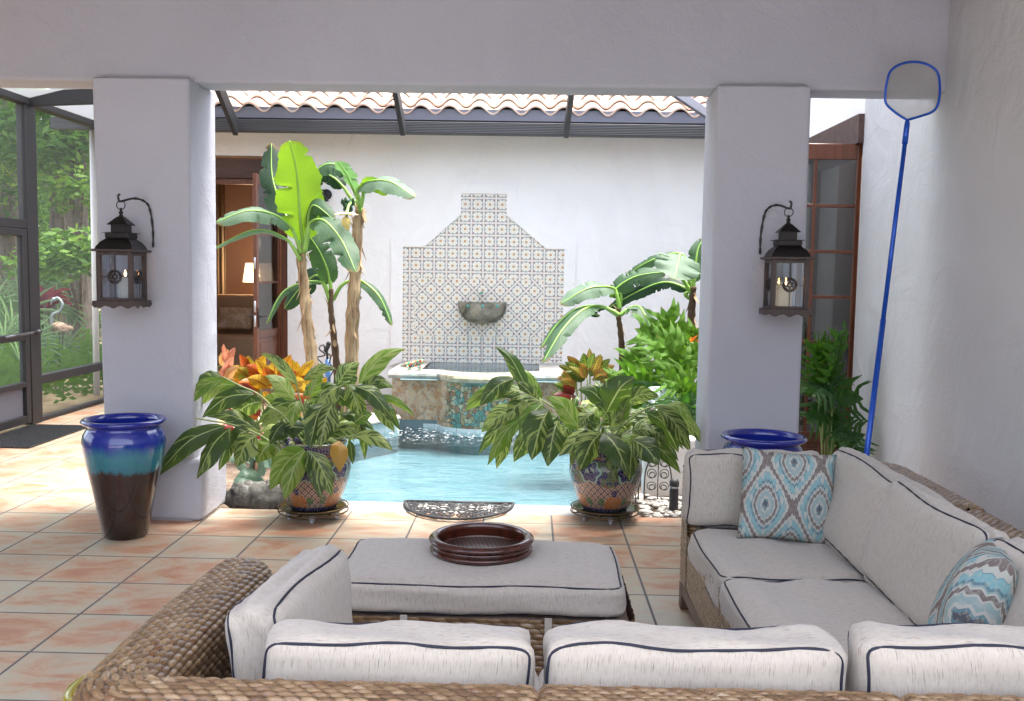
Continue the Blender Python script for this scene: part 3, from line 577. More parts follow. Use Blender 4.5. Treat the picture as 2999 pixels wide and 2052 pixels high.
def leaf_door(par, hx, hy, ang, W_, H_, z0, rows, cols, panel_h, handle=True, st=.07):
    """door leaf: hinge at (hx,hy), running along ang; built with stiles, rails, panes"""
    d = np.array([math.cos(ang), math.sin(ang), 0]); nn = np.array([-d[1], d[0], 0]); o = np.array([hx, hy, 0]); th_ = .045
    def blk(b, u0, u1, z0_, z1_, t=th_, off=0.):
        c0 = o+d*u0+nn*(off-t/2); v = [c0+d*(u1-u0)*i+nn*t*j+np.array([0, 0, z0_+(z1_-z0_)*k]) for i in (0, 1) for j in (0, 1) for k in (0, 1)]
        b.add(v, [(0, 1, 3, 2), (4, 6, 7, 5), (0, 4, 5, 1), (2, 3, 7, 6), (0, 2, 6, 4), (1, 5, 7, 3)])
    rl = .09; b = MB(); blk(b, 0, st, z0, H_); blk(b, W_-st, W_, z0, H_); blk(b, st, W_-st, z0, z0+.2); blk(b, st, W_-st, H_-.125, H_)
    zb = z0+.2
    if panel_h: blk(b, st, W_-st, z0+panel_h, z0+panel_h+rl); blk(b, st+.005, W_-st-.005, z0+.2, z0+panel_h, .018); blk(b, st+.06, W_-st-.06, z0+.26, z0+panel_h-.06, .034); zb = z0+panel_h+rl
    dr = b.build('door', 'door', par, bevel=.005)
    gw = (W_-2*st)/cols; gh = (H_-.125-zb)/rows
    for i in range(1, cols): m = MB(); blk(m, st+gw*i-.014, st+gw*i+.014, zb, H_-.125, .035); m.build('glazing_bar', 'door', dr, bevel=.004)
    for j in range(1, rows): m = MB(); blk(m, st, W_-st, zb+gh*j-.014, zb+gh*j+.014, .033); m.build('glazing_bar', 'door', dr, bevel=.004)
    p = MB(); blk(p, st-.005, W_-st+.005, zb-.005, H_-.12, .006); p.build('glass', 'winglass', dr, smooth=False)
    if handle:
        h = MB(); c = o+d*(W_-.035); zc = 1.07
        for sgn in (-1, 1):
            q = c+nn*sgn*.03; h.bar(q+[0, 0, zc-.13], q+[0, 0, zc+.1], .035, .008, nn); h.tube([q+[0, 0, zc], q+nn*sgn*.045+[0, 0, zc], q+nn*sgn*.05-d*.11+[0, 0, zc]], .009)
        h.build('handle', 'iron', dr)
        k = MB(); q = o+d*(W_+.0015)
        for za in (.95, 1.12, 1.62): MB().bar(q+[0, 0, za], q+[0, 0, za+.13], .022, .003, d).build('lock_plate', 'white_plastic', dr)

    return dr
leaf_door(sw, XW+.015, 7.88, R(180-1), .72, 2.70, .02, 6, 2, 0.25, handle=False, st=.035)

# far house wing
hw = thing('house_wing', (-1, 11.9, 0), 'white stucco house wing with clay tile roof behind the pool', 'house')
YW = 11.85; b = MB()
b.box(-5.12, -4.03, YW, YW+.25, 0, 3.72); b.box(-3.02, XW+.3, YW, YW+.25, 0, 3.72); b.box(-4.03, -3.02, YW, YW+.25, 3.0, 3.72)
b.build('wall', 'wall', hw, smooth=False)
z_l = onY(500, 403, YW)[2]; z_t = onY(500, 360, YW)[2]
MB().box(-4.12, -2.97, YW-.03, YW+.1, z_l, z_t).build('lintel', 'lintel', hw, smooth=False)
b = MB().box(-4.03, -3.95, YW+.03, YW+.13, 0, z_l); b.box(-3.11, -3.02, YW+.03, YW+.13, 0, z_l); b.box(-3.95, -3.11, YW+.03, YW+.13, z_l-.07, z_l); b.build('door_frame', 'door', hw, bevel=.006)
e0, e1 = onY(637, 600, YW)[0], onY(580, 600, 11.06)[0]
leaf_door(hw, e0-.02, YW, math.atan2(11.04-YW, e1-e0+.02), .82, 2.71, .03, 3, 1, .78)
# eave, fascia, gutter, roof
MB().box(-5.6, 2.15, 11.39, YW, 3.31, 3.34).build('soffit', 'fascia', hw, smooth=False)
MB().box(-5.6, 2.60, 11.34, 11.39, 3.265, 3.444).build('fascia', 'fascia', hw, smooth=False)
MB().box(-5.6, 2.60, 11.295, 11.338, 3.375, 3.503).build('bird_stop', 'fascia', hw, smooth=False)
zg0, zg1 = onY(1000, 303, 11.2)[2], onY(1000, 276, 11.2)[2]
b = MB().box(-5.62, 2.60, 11.2, 11.338, zg0, zg1); b.build('gutter', 'gutter', hw, bevel=.004)
rb = MB(); pitch, tw, ex, y0r, z0r = R(23), .333, .372, 11.27, 3.44
x_l, x_r = -4.75, 3.4
for k in range(9):
    n0 = int((x_r-x_l)/tw)
    for i in range(n0):
        xs = np.linspace(0, 1, 11); X = x_l+(i+xs)*tw+(tw*.0 if k % 2 == 0 else 0)
        prof = np.where(xs < .62, 0.067*np.sin(math.pi*xs/.62)**.8, -.031*np.sin(math.pi*(xs-.62)/.38)); j1 = (rng.random()-.5)*.008
        P = np.zeros((4, 11, 3)); dz, dy = math.sin(pitch), math.cos(pitch)
        for q, (s_, t_) in enumerate(((0, -.022), (0, 0), (ex*.5, 0), (ex+.05, 0))):
            s2 = k*ex+s_+j1; P[q, :, 0] = X; P[q, :, 1] = y0r+s2*dy-(prof+t_)*dz; lift = .045*(1-s_/ex) if s_ <= ex else 0
            P[q, :, 2] = z0r+s2*dz+(prof+t_)*dy+lift
        rb.grid(P, rnd=rng.random())
rb.build('roof', 'roof', hw)
MB().add([(x_l, 11.39, 3.44), (x_r, 11.39, 3.44), (x_r, 14.6, 4.80), (x_l, 14.6, 4.80)], [(0, 1, 2, 3)]).build('roof_deck', 'fascia', hw, smooth=False)
MB().tube([(onY(214, 500, 11.75)[0], 11.75, 3.3), (onY(216, 700, 11.75)[0], 11.75, .02)], .04).build('downspout', 'wall', hw)
# room behind the open door
rm = MB(); rm.box(-5.1, -2.4, 15.1, 15.15, 0, 3.3); rm.box(-5.15, -5.1, 12.11, 15.1, 0, 3.3); rm.box(-2.4, -2.35, 12.11, 15.1, 0, 3.3); rm.box(-5.1, -2.4, 12.11, 15.1, 3.3, 3.33); rm.box(-5.1, -2.4, 12.11, 15.1, -.03, -.004); rm.build('room', 'intwall', hw, smooth=False)
# screened cage
cg = thing('screen_enclosure', (-5.1, 9.7, 0), 'dark bronze aluminium pool cage with fine screen mesh', 'screen cage')
XS = -5.1; zt = 3.22
def post(y, w_=.09, d_=.09, zb=0., ztt=zt, x=XS): MB().box(x-d_/2, x+d_/2, y-w_/2, y+w_/2, zb, ztt).build('post', 'alu', cg, bevel=.006)
post(9.68, .2, .1); post(11.45, .1, .1); post(8.1, .1, .1); post(6.3, .1)
MB().box(XS-.06, XS+.06, 5.5, 11.55, zt, zt+.09).build('top_rail', 'alu', cg, bevel=.006)
for (a, c, z) in ((9.78, 11.4, .44), (8.15, 9.58, 2.03)): MB().box(XS-.045, XS+.045, a, c, z-.045, z+.045).build('cross_rail', 'alu', cg, bevel=.005)
MB().box(XS-.04, XS+.04, 9.78, 11.4, .003, .045).build('bottom_rail', 'alu', cg, bevel=.004)
def beamX(px, py, qx, qy, Yb, zext=2.2):
    a = onY(px, py, Yb); c = onX(qx, qy, a[0]); d = nrmz(c-a); return a, a+d*zext
for px, py, qx, qy in ((545, 305, 497, 208), (915, 305, 897, 208), (1285, 308, 1297, 213)):
    a, c = beamX(px-8 if px < 600 else px, py, qx, qy, 11.14, 4.6); c[0] = a[0]; 
    MB().bar(a+[0, 0, .05], c+[0, 0, .05], .055, .16).build('rafter', 'alu', cg, bevel=.005)
a = onY(60, 240, 9.6); a = np.array([XS, 9.68, zt+.06]); c = onY(205, 219, 9.68); MB().bar(a, a+(c-a)*1.5, .06, .15).build('rafter', 'alu', cg, bevel=.005)
a = onY(1625, 272, 11.1); c = onY(1530, 208, 10.2); MB().bar(a, a+(c-a)*2, .05, .10).build('rafter', 'fascia', cg, bevel=.005)
MB().bar((XS, 11.45, zt+.04), (-4.5, 11.1, zt+.05), .06, .12).build('rafter', 'alu', cg, bevel=.005)
b = MB(); b.add([(XS+.01, 9.78, .06), (XS+.01, 11.4, .06), (XS+.01, 11.4, zt), (XS+.01, 9.78, zt)], [(0, 1, 2, 3)]); b.add([(XS+.01, 8.15, 2.08), (XS+.01, 9.58, 2.08), (XS+.01, 9.58, zt), (XS+.01, 8.15, zt)], [(0, 1, 2, 3)])
MB().add([(XS, 6, zt+.05), (XS, 11.45, zt+.05), (-2.4, 11.45, 3.95), (-2.4, 6, 3.95)], [(0, 1, 2, 3)]).build('roof_screen', 'roofscreen', cg, smooth=False)  # mesh made denser than the side screens to dim sun on the floor
b.build('screen_mesh', 'screen', cg, smooth=False)
# screen door
dm = MB(); 
for (a, c, z, z1) in ((8.62, 8.69, .03, 1.98), (9.48, 9.57, .03, 1.98), (8.69, 9.48, 1.91, 1.98), (8.69, 9.48, .87, .94), (8.69, 9.48, .40, .45), (8.69, 9.48, .03, .11)): dm.box(XS-.02, XS+.045, a, c, z, z1)
sdr = dm.build('screen_door', 'alu', cg, bevel=.005)
MB().box(XS-.005, XS+.005, 8.69, 9.48, .11, .40).build('kick_panel', 'fascia', sdr, smooth=False)
MB().add([(XS+.012, 8.69, .45), (XS+.012, 9.48, .45), (XS+.012, 9.48, 1.91), (XS+.012, 8.69, 1.91)], [(0, 1, 2, 3)]).build('screen_mesh', 'screen', sdr, smooth=False)
b = MB().tube([(XS+.10, 9.02, .93), (XS+.10, 9.52, .945)], .014, 10); b.tube([(XS+.10, 9.5, .945), (XS+.06, 9.70, .95)], .008); b.bar((XS+.05, 9.66, .95), (XS+.1, 9.70, .95), .05, .03); b.build('door_closer', 'dgrey', sdr)

# ---------------------------------------------------------------- wall fountain
ft = thing('wall_fountain', (-.54, 11.2, 0), 'tall stepped talavera tile fountain with stone mosaic basin on the far wall', 'fountain')
YT = 11.838
tp = [onY(x, y, YT) for x, y in ((915, 558), (963, 558), (1047, 485), (1047, 440), (1150, 440), (1150, 488), (1240, 565), (1281, 565))]
tp[2][0] = tp[3][0]; tp[5][0] = tp[4][0]; tp[0][2] = tp[1][2] = tp[6][2] = tp[7][2]; tp[3][2] = tp[4][2]; tp[2][2] = tp[5][2]
zb_ = .50; poly = [(tp[0][0], zb_)]+[(q[0], q[2]) for q in tp]+[(tp[7][0], zb_)]
b = MB(); cxp = (tp[3][0]+tp[4][0])/2
b.add([(x, YT, z) for x, z in poly], [tuple(range(len(poly)))], uv=[(x-cxp, z-poly[4][1]+.055) for x, z in poly]); tpn = b.build('tile_panel', 'talavera', ft, smooth=False)
dx0, dx1 = onY(1022-80, 640, YT)[0]-.02, onY(1237, 640, YT)[0]; dz0, dz1 = onY(1100, 763, YT)[2], onY(1100, 632, YT)[2]
b = MB(); c, s = math.cos(R(45)), math.sin(R(45)); pd = [(dx0+.02, dz0), (dx1-.02, dz0), (dx1-.02, dz1), (dx0+.02, dz1)]; mx_, mz_ = cxp, (dz0+dz1)/2
b.add([(x, YT-.003, z) for x, z in pd], [(0, 1, 2, 3)], uv=[((x-mx_)*c-(z-mz_)*s+.075, (x-mx_)*s+(z-mz_)*c+.075) for x, z in pd]); b.build('diagonal_tile_field', 'talavera', ft, smooth=False)
# surround: outer stepped plaster band as strips round the panel
so = [(onY(888, 600, YT)[0], .45), (onY(888, 545, YT)[0], onY(888, 537, YT)[2]), (onY(1025, 500, YT)[0], onY(888, 537, YT)[2]), (onY(1025, 420, YT)[0], onY(1025, 417, YT)[2]), (onY(1172, 420, YT)[0], onY(1025, 417, YT)[2]), (onY(1172, 500, YT)[0], onY(1300, 541, YT)[2]), (onY(1307, 545, YT)[0], onY(1300, 541, YT)[2]), (onY(1307, 600, YT)[0], .45)]
inn = [poly[0], poly[1], poly[2], poly[3], poly[4], poly[5], poly[6], poly[7], poly[8], poly[9]] if len(poly) == 10 else poly
b = MB(); yo, yi = 11.818, 11.85
outer = [so[0], so[1], (onY(928, 537, YT)[0], so[1][1]), (so[2][0], onY(1025, 458, YT)[2]), so[3], so[4], (so[5][0], onY(1172, 462, YT)[2]), (onY(1272, 541, YT)[0], so[6][1]), so[6], so[7]]
v = [(x, yo, z) for x, z in outer]+[(x, yo, z) for x, z in inn]+[(x, yi, z) for x, z in outer]+[(x, yi, z) for x, z in inn]; k = len(outer)
fs = []
for i in range(k-1): fs += [(i, i+1, k+i+1, k+i), (i, 2*k+i, 2*k+i+1, i+1), (k+i, k+i+1, 3*k+i+1, 3*k+i)]
b.add(v, fs); b.build('plaster_surround', 'wall', ft, smooth=False)
# basin
prof = [(-1.53, 11.84), (-1.53, 10.56), (-1.02, 10.52)]+[(-.53-.46*math.cos(a), 10.50-.30*math.sin(a)**1.15) for a in np.linspace(.1, math.pi-.1, 15)]+[(-.04, 10.52), (.41, 10.56), (.41, 11.84)]
b = MB(); L = np.concatenate([[0], np.cumsum([math.hypot(prof[i+1][0]-prof[i][0], prof[i+1][1]-prof[i][1]) for i in range(len(prof)-1)])]); n = len(prof)
b.add([(x, y, z) for z in (-.075, .44) for x, y in prof], [(i, i+1, n+i+1, n+i) for i in range(n-1)], uv=[(x, z) for z in (-.075, .44) for x, y in prof]); bs = b.build('basin_wall', 'mosaic', ft, smooth=False)
MB().add([(x, y-.012, z) for z in (-.14, -.06) for x, y in prof[1:-1]], [(i, i+1, n-2+i+1, n-2+i) for i in range(n-3)]).build('waterline_band', 'wltile', ft, smooth=False)
MB().add([(x, y, z) for z in (-1.3, -.14) for x, y in prof[1:-1]], [(i, i+1, n-2+i+1, n-2+i) for i in range(n-3)]).build('underwater_wall', 'basin', ft, smooth=False)
def ring(pr, off, z0, z1, inner):
    o = [(x+(-off if x < -1.5 else off if x > .4 else 0), y-off) for x, y in pr]; o[0] = (o[0][0], 11.82); o[-1] = (o[-1][0], 11.82)
    i_ = [(max(-1.53+inner, min(.41-inner, x)), min(11.815, y+inner)) for x, y in pr]; m = len(pr)
    P = np.zeros((m, 6, 3))
    for q in range(m): P[q] = [(*i_[q], z0), (*o[q], z0), (o[q][0], o[q][1]-.012, (z0+z1)/2), (*o[q], z1-.008), (o[q][0], o[q][1]+.02, z1), (*i_[q], z1)]
    return P
P = ring(prof, .035, .44, .512, .30); MB().grid(P).build('ledge_cap', 'limestone', ft, smooth='auto')
lipm = MB(); P2 = ring(prof, .045, .452, .518, .33)[3:-3]; lipm.grid(P2, close_v=True); lipm.build('spill_lip', 'lip', ft, smooth='auto')
MB().add([(-1.42, 10.4, .44), (.30, 10.4, .44), (.30, 11.8, .44), (-1.42, 11.8, .44)], [(0, 1, 2, 3)]).build('basin_floor', 'basin', ft, smooth=False)
MB().add([(-1.40, 10.42, .495), (.28, 10.42, .495), (.28, 11.8, .495), (-1.40, 11.8, .495)], [(0, 1, 2, 3)]).build('basin_water', 'water', ft, smooth=False)
for o in ft.children: [p.flip() for p in o.data.polygons if p.normal.z < 0] if o.name == 'basin_water' else None
# bowl
bw = MB(); bc = onY(1095, 686, 11.82); rx = (onY(1150, 686, 11.82)[0]-onY(1040, 686, 11.82)[0])/2; hb = .272
P = np.zeros((11, 15, 3))
for i in range(11):
    t = i/10; rr = (1-t**2.6)**.5*.97+.03 if t < 1 else .03
    a = np.linspace(math.pi, 2*math.pi, 15); P[i, :, 0] = bc[0]+rx*rr*np.cos(a); P[i, :, 1] = 11.825+.22*rr*np.sin(a); P[i, :, 2] = bc[2]-hb*t
bw.grid(P); a = np.linspace(math.pi, 2*math.pi, 15); P = np.zeros((3, 15, 3))
for i, (k_, zz) in enumerate(((1., 0), (1.02, .01), (.86, .008))): P[i, :, 0] = bc[0]+rx*k_*np.cos(a); P[i, :, 1] = 11.825+.22*k_*np.sin(a); P[i, :, 2] = bc[2]+zz
bw.grid(P); bw.add([(bc[0]+rx*.86*math.cos(q), 11.825+.19*math.sin(q), bc[2]-.01) for q in a], [tuple(range(15))])
bow = bw.build('bowl', 'bowlstone', ft)
stz = MB()
for (px, py, Yy) in ((1062, 694, 11.645), (1095, 694, 11.59), (1129, 694, 11.645)):
    q = onY(px, py, Yy); MB().tube([q+[0, .06, 0], q+[0, -.02, -.005]], [.02, .017], 10).build('spout', 'teal', bow)
    e = MB(); zz = .505; e.tube(spline([q+[0, -.02, -.005], q+[0, -.035, -.05], (q[0], q[1]-.04, (q[2]+zz)/2), (q[0], q[1]-.042, zz)], 12), [.007]*3+[.0045]*9, 6); e.build('water_stream', 'stream', ft)
q = onY(1093, 664, 11.8); MB().tube([q+[0, .02, 0], q+[0, -.05, 0]], .016, 10).build('spout', 'teal', ft)
MB().tube(spline([q+[0, -.05, 0], q+[0, -.07, -.03], q+[0, -.072, -.12]], 8), .0035, 6).build('water_stream', 'stream', ft)
# ceramic lizard
fp = onz(935, 839, .514); fz = .514; FY = fp[1]; lz = thing('ceramic_lizard', (fp[0], FY, fz), 'small painted ceramic lizard on the left end of the fountain ledge', 'figurine')
b = MB(); X0 = fp[0]; b.tube(spline([(X0-.13, FY+.02, fz+.035), (X0-.07, FY, fz+.05), (X0, FY-.01, fz+.065), (X0+.06, FY-.01, fz+.08), (X0+.11, FY-.02, fz+.095), (X0+.14, FY-.02, fz+.08)], 18), [.008, .014, .02, .027, .032, .035, .037, .038, .037, .036, .034, .033, .034, .036, .035, .03, .022, .01], 12)
for sx, sy in ((-.05, -1), (-.05, 1), (.07, -1), (.07, 1)): b.tube(spline([(X0+sx, FY-.01+sy*.02, fz+.05), (X0+sx+.01, FY-.01+sy*.055, fz+.035), (X0+sx+.03, FY-.01+sy*.06, fz+.008)], 7), [.016, .015, .013, .012, .011, .012, .015], 8)
for sy in (-1, 1): b.ball((X0+.105, FY-.02+sy*.022, fz+.118), .011)
for t in np.linspace(-.08, .08, 7): b.tube([(X0+t, FY-.01, fz+.09), (X0+t, FY-.01, fz+.115)], [.008, .001], 5)
b.build('body', 'frog', lz)

# sconce
q = onY(738, 445, YW); sc_ = thing('wall_lamp', q, 'small black barn style lamp on the far wall behind the banana leaf', 'lamp')
MB().tube([(q[0]+.02, YW-.002, q[2]+.02), (q[0]+.02, YW-.03, q[2]+.02)], .065, 20).build('mount', 'iron', sc_)
b = MB().tube([(q[0]+.02, YW-.03, q[2]+.03), (q[0]-.01, YW-.12, q[2]+.06), (q[0]-.01, YW-.15, q[2]+.02)], .012); b.lathe([(.02, .08), (.035, .03), (.085, -.06), (.08, -.06), (.03, .028)], 24, (q[0]-.01, YW-.15, q[2]-.01)); b.build('shade', 'iron', sc_)
MB().ball((q[0]-.03, YW-.15, q[2]-.075), .026).build('bulb', 'wax', sc_)
# things inside the room
def L(x, y, Y): return onY(x, y, Y)
so_ = thing('indoor_sofa', (L(535, 800, 13.7)[0], 13.7, 0), 'beige tufted sofa seen inside the room through the open door', 'sofa')
xa = -5.08; xb = -3.55; zc = L(535, 668, 13.9)[2]; zs_ = L(535, 757, 13.5)[2]
b = MB().box(xa, xb, 13.7, 14.1, .3, zc); b.build('backrest', 'sofabeige', so_, bevel=.07, seg=4); b = MB()
for i in range(7): MB().ball((xa+.15+i*.22, 13.69, (zc+zs_)/2+.06), .016).build('tuft_button', 'sofabeige', so_)

MB().box(xa, xb, 13.0, 13.7, .05, zs_-.0).build('seat', 'sofabeige', so_, bevel=.05, seg=4)
ip = MB(); qa_, qb_ = L(498, 745, 13.55), L(568, 700, 13.55); cxp_, czp_ = (qa_[0]+qb_[0])/2, (qa_[2]+qb_[2])/2; ss_ = (abs(qb_[0]-qa_[0])*.5+.03, .09, abs(qb_[2]-qa_[2])*.5+.01); tt_ = np.linspace(-1, 1, 15); A_, B_ = np.meshgrid(tt_, tt_, indexing='ij')
for s_ in (-1, 1): ip.grid(np.stack([cxp_+A_*ss_[0], 13.55+s_*ss_[1]*((1-A_**2)*(1-B_**2))**.4+.05*B_, czp_+B_*ss_[2]], -1))
tag(ip.build('indoor_pillow', 'ipil', weld=True), 'mottled cream and brown pillow on the indoor sofa', 'pillow')
lp = thing('table_lamp', (L(605, 600, 14.6)[0], 14.6, 0), 'lit table lamp with cream shade inside the room', 'lamp'); ql, qr, zq0, zq1 = L(552, 600, 14.6)[0], L(622, 600, 14.6)[0], L(580, 640, 14.6)[2], L(580, 597, 14.6)[2]
xc = (ql+qr)/2; rs = (qr-ql)/2; MB().lathe([(rs, zq0), (rs*.82, zq1)], 32, (xc, 14.6, 0)).build('lamp_shade', 'shade', lp); MB().lathe([(.09, 0.62), (.1, .66), (.05, .75), (.07, .95), (.015, 1.1), (.012, zq0+.1)], 20, (xc, 14.6, 0)).build('base', 'brass', lp)
tb = thing('side_table', (xc, 14.6, 0), 'small wooden side table under the lit lamp', 'table'); MB().box(xc-.25, xc+.25, 14.4, 14.85, .58, .62).build('table_top', 'legwood', tb)
for i in (-1, 1):
    for j in (-1, 1): MB().box(xc+i*.22-.02, xc+i*.22+.02, 14.62+j*.18-.02, 14.62+j*.18+.02, 0, .58).build('leg', 'legwood', tb)
cu_x = L(512, 600, 14.4)[0]; P = np.zeros((2, 40, 3)); t = np.linspace(0, 1, 40); P[:, :, 0] = cu_x-.22+t*.22; P[:, :, 1] = 14.4+.02*np.sin(t*22); P[0, :, 2] = .05; P[1, :, 2] = 3.0
o = MB().grid(P).build('curtain', 'curtain'); so2 = o.modifiers.new('s', 'SOLIDIFY'); so2.thickness = .006; tag(o, 'pale ochre curtain hanging inside beside the open door', 'curtain')
pl = bpy.data.lights.new('lamp_bulb', 'POINT'); pl.energy = 3.5; pl.color = (1, .66, .38); pl.shadow_soft_size = .12; plo = bpy.data.objects.new('lamp_bulb', pl); col.objects.link(plo); plo.parent = lp; plo.location = (xc-lp.location[0], -.3, zq0+.12)
pl2 = bpy.data.lights.new('lamp_glow', 'POINT'); pl2.energy = 1.6; pl2.color = (1, .7, .45); pl2.shadow_soft_size = .15; plo2 = bpy.data.objects.new('lamp_glow', pl2); col.objects.link(plo2); plo2.parent = lp; plo2.location = (xc-lp.location[0], -.35, zq1+.3)

# ---------------------------------------------------------------- woven seagrass, cushions
def weave(mb, fn, Lu, Lv, cu=.036, cv=.0165, amp=.0085, su=8, sv=6):
    nu, nv = max(2, int(Lu/cu*su)), max(2, int(Lv/cv*sv)); u = np.linspace(0, Lu, nu+1); v = np.linspace(0, Lv, nv+1); U, V = np.meshgrid(u, v, indexing='ij')
    P = fn(U, V); e = 1e-3; Pu = fn(U+e, V)-fn(U-e, V); Pv = fn(U, V+e)-fn(U, V-e); Nn = np.cross(Pu, Pv); Nn /= np.maximum(1e-12, np.linalg.norm(Nn, axis=2))[..., None]
    row = np.floor(V/cv+1e-6); off = (row % 2)*.5+np.sin(row*12.9)*.12; w_ = U/cu+off+.35*(V/cv-row-.5); cell = np.floor(w_)
    fx = w_-cell; fy = V/cv-row; hh = np.sqrt(np.clip(1-(2*fx-1)**2, 0, 1))**.8*np.sqrt(np.clip(1-(2*fy-1)**2, 0, 1))
    rr = np.abs(np.sin(cell*78.233+row*37.719)*43758.5453) % 1; hh2 = hh*(.7+.5*rr)
    P = P+Nn*(hh2*amp)[..., None]; mb.grid(P, uv=np.stack([U, V], 2), rnd=rr.ravel(), h=hh.ravel()); return mb
def inv_u(width, h_out, h_in, r=.075):
    """inverted U profile: returns f(v)->(lateral, height offset from top) with length"""
    pts = [(-width/2, -h_out)]+[(-width/2+r-r*math.cos(a), -r+r*math.sin(a)) for a in np.linspace(0, math.pi/2, 8)]+[(width/2-r+r*math.sin(a), -r+r*math.cos(a)) for a in np.linspace(0, math.pi/2, 8)]+[(width/2, -h_in)]
    p = np.array(pts); s = np.concatenate([[0], np.cumsum(np.linalg.norm(np.diff(p, axis=0), axis=1))]); return p, s
def sweep_fn(path, width, ztop, h_out, h_in, endround=(.05, .05), dome=0.):
    C = np.array(path, float); sC = np.concatenate([[0], np.cumsum(np.linalg.norm(np.diff(C, axis=0), axis=1))]); T = np.gradient(C, axis=0); T /= np.linalg.norm(T, axis=1)[:, None]
    p, s = inv_u(width, h_out, h_in); Lu, Lv = sC[-1], s[-1]
    def fn(U, V):
        cx, cy = np.interp(U, sC, C[:, 0]), np.interp(U, sC, C[:, 1]); tx, ty = np.interp(U, sC, T[:, 0]), np.interp(U, sC, T[:, 1]); n_ = np.hypot(tx, ty); tx, ty = tx/n_, ty/n_
        l = np.interp(V, s, p[:, 0]); h = np.interp(V, s, p[:, 1]); sc0 = np.ones_like(U); drop = np.zeros_like(U); push = np.zeros_like(U)
        for er, d in ((endround[0], U), (endround[1], Lu-U)):
            if er > 0:
                q = np.clip(d/er, 0.02, 1); k = np.sqrt(1-(1-q)**2); sc0 = sc0*k; drop += (1-k)*er*(.9 if er > .08 else .5)
        lx, ly = ty, -tx   # right of travel
        return np.stack([cx-lx*l*sc0, cy-ly*l*sc0, ztop+h-drop*(h > -h_in*.9)*1.0+0*U], -1)
    return fn, Lu, Lv
def cush_fn(c, size, puff=(.02, .02, .02), r=.05, rot=None, wob=.006, seed=0):
    """maps cube-surface points (-1..1) to a soft cushion; returns function"""
    sx, sy, sz = [q/2 for q in size]; c = np.array(c); M_ = np.eye(3) if rot is None else rot; ph = seed*1.7
    def fn(q):
        q = np.asarray(q, float); a = q*np.array([sx, sy, sz]); inner = np.clip(a, -np.array([sx, sy, sz])+r, np.array([sx, sy, sz])-r); d = a-inner; dn = np.linalg.norm(d, axis=-1, keepdims=True); p = inner+d/np.maximum(dn, 1e-9)*r
        p = np.where(dn > 1e-6, p, a)
        X, Y, Z = q[..., 0], q[..., 1], q[..., 2]; k = np.stack([(1-Y**4)*(1-Z**4)*np.sign(X)*np.abs(X)**3*puff[0], (1-X**4)*(1-Z**4)*np.sign(Y)*np.abs(Y)**3*puff[1], (1-X**4)*(1-Y**4)*np.sign(Z)*np.abs(Z)**3*puff[2]], -1)
        wv = wob*np.stack([np.sin(Y*3.1+Z*2.3+ph), np.sin(X*4.2+Z*2.7+ph*2), np.sin(X*5.1+Y*3.+ph*3)+.6*np.sin(X*9.3+ph)], -1)+.0016*np.stack([np.sin(Y*31+Z*7+ph), np.sin(X*37+Z*11+ph), np.sin(X*34+Y*29+ph)], -1)
        return (p+k+wv)@M_.T+c
    return fn
def cushion(par, c, size, axis, name, puff=(.015, .02, .015), r=.05, rot=None, wob=.006, seed=0, label=None, vert=True, sides=(-1, 1), inset=.80):
    """axis: the thin axis; piping runs round the two big faces"""
    fn = cush_fn(c, size, puff, r, rot, wob, seed); b = MB(); n = 18; t = np.linspace(-1, 1, n+1); A, B = np.meshgrid(t, t, indexing='ij')
    for ax in range(3):
        for s_ in (-1, 1):
            q = np.zeros((n+1, n+1, 3)); o = [i for i in range(3) if i != ax]; q[..., ax] = s_; q[..., o[0]] = A; q[..., o[1]] = B
            ss = [x/2 for x in size]
            if ax == 2: uv = np.stack([q[..., 1]*ss[1], q[..., 0]*ss[0]], -1)
            elif ax == 1: uv = np.stack([q[..., 0]*ss[0], q[..., 2]*ss[2]], -1)
            else: uv = np.stack([q[..., 1]*ss[1], q[..., 2]*ss[2]], -1)
            b.grid(fn(q), uv+seed*1.37)
    ob = b.build(name, 'fabric', par, weld=True, label=label)
    o = [i for i in range(3) if i != axis]; m = 36; pb = MB()
    for s_ in sides:
        e = np.linspace(-1, 1, m, endpoint=False); loop = []
        # rounded-rect in cube space, slightly inside corners
        for k in range(4):
            for ee in e:
                a_, b_ = [(ee, -1), (1, ee), (-ee, 1), (-1, -ee)][k]
                q = np.zeros(3); lim = 1.; q[o[0]], q[o[1]] = a_*lim, b_*lim; q[axis] = s_; loop.append(q)
        P = fn(np.array(loop)); cen = fn(np.zeros(3)); P = P+(P-cen)*.004+(rng.random(P.shape)-.5)*.0016
        k_ = 3; P = sum(np.roll(P, j, 0) for j in range(-k_, k_+1))/(2*k_+1)
        pb.tube(P, .0035, 6, closed=True)
    pb.build('piping', 'piping', ob); return ob

# --- sofa sections
ZR = .738
def base_faces(mb, faces): 
    for a, b_, z0, z1 in faces:   # vertical woven panel from plan point a to b
        a, b_ = np.array(a), np.array(b_); Lu = np.linalg.norm(b_-a); d = (b_-a)/Lu
        weave(mb, lambda U, V: np.stack([a[0]+d[0]*U, a[1]+d[1]*U, z0+V], -1), Lu, z1-z0, .032, .0150, .006)
S1 = thing('sofa_section', (-.5, 2.2, 0), 'woven seagrass corner section with rounded arm at the near left of the sectional sofa', 'sofa', 'seagrass sectional sofa modules')
arc = [(-.93+.11*(1-math.sin(a)), 1.97+.11*(1-math.cos(a))) for a in np.linspace(0, math.pi/2, 7)]
path = [(.026, 1.965), (-.4, 1.965)]+[( -.80-.10*math.sin(a), 1.965+.10*(1-math.cos(a))) for a in np.linspace(0, math.pi/2, 8)]+[(-.90, 2.4), (-.88, 2.75), (-.86, 2.97)]
path = spline(np.array([(x, y, 0) for x, y in path]), 40)[:, :2]
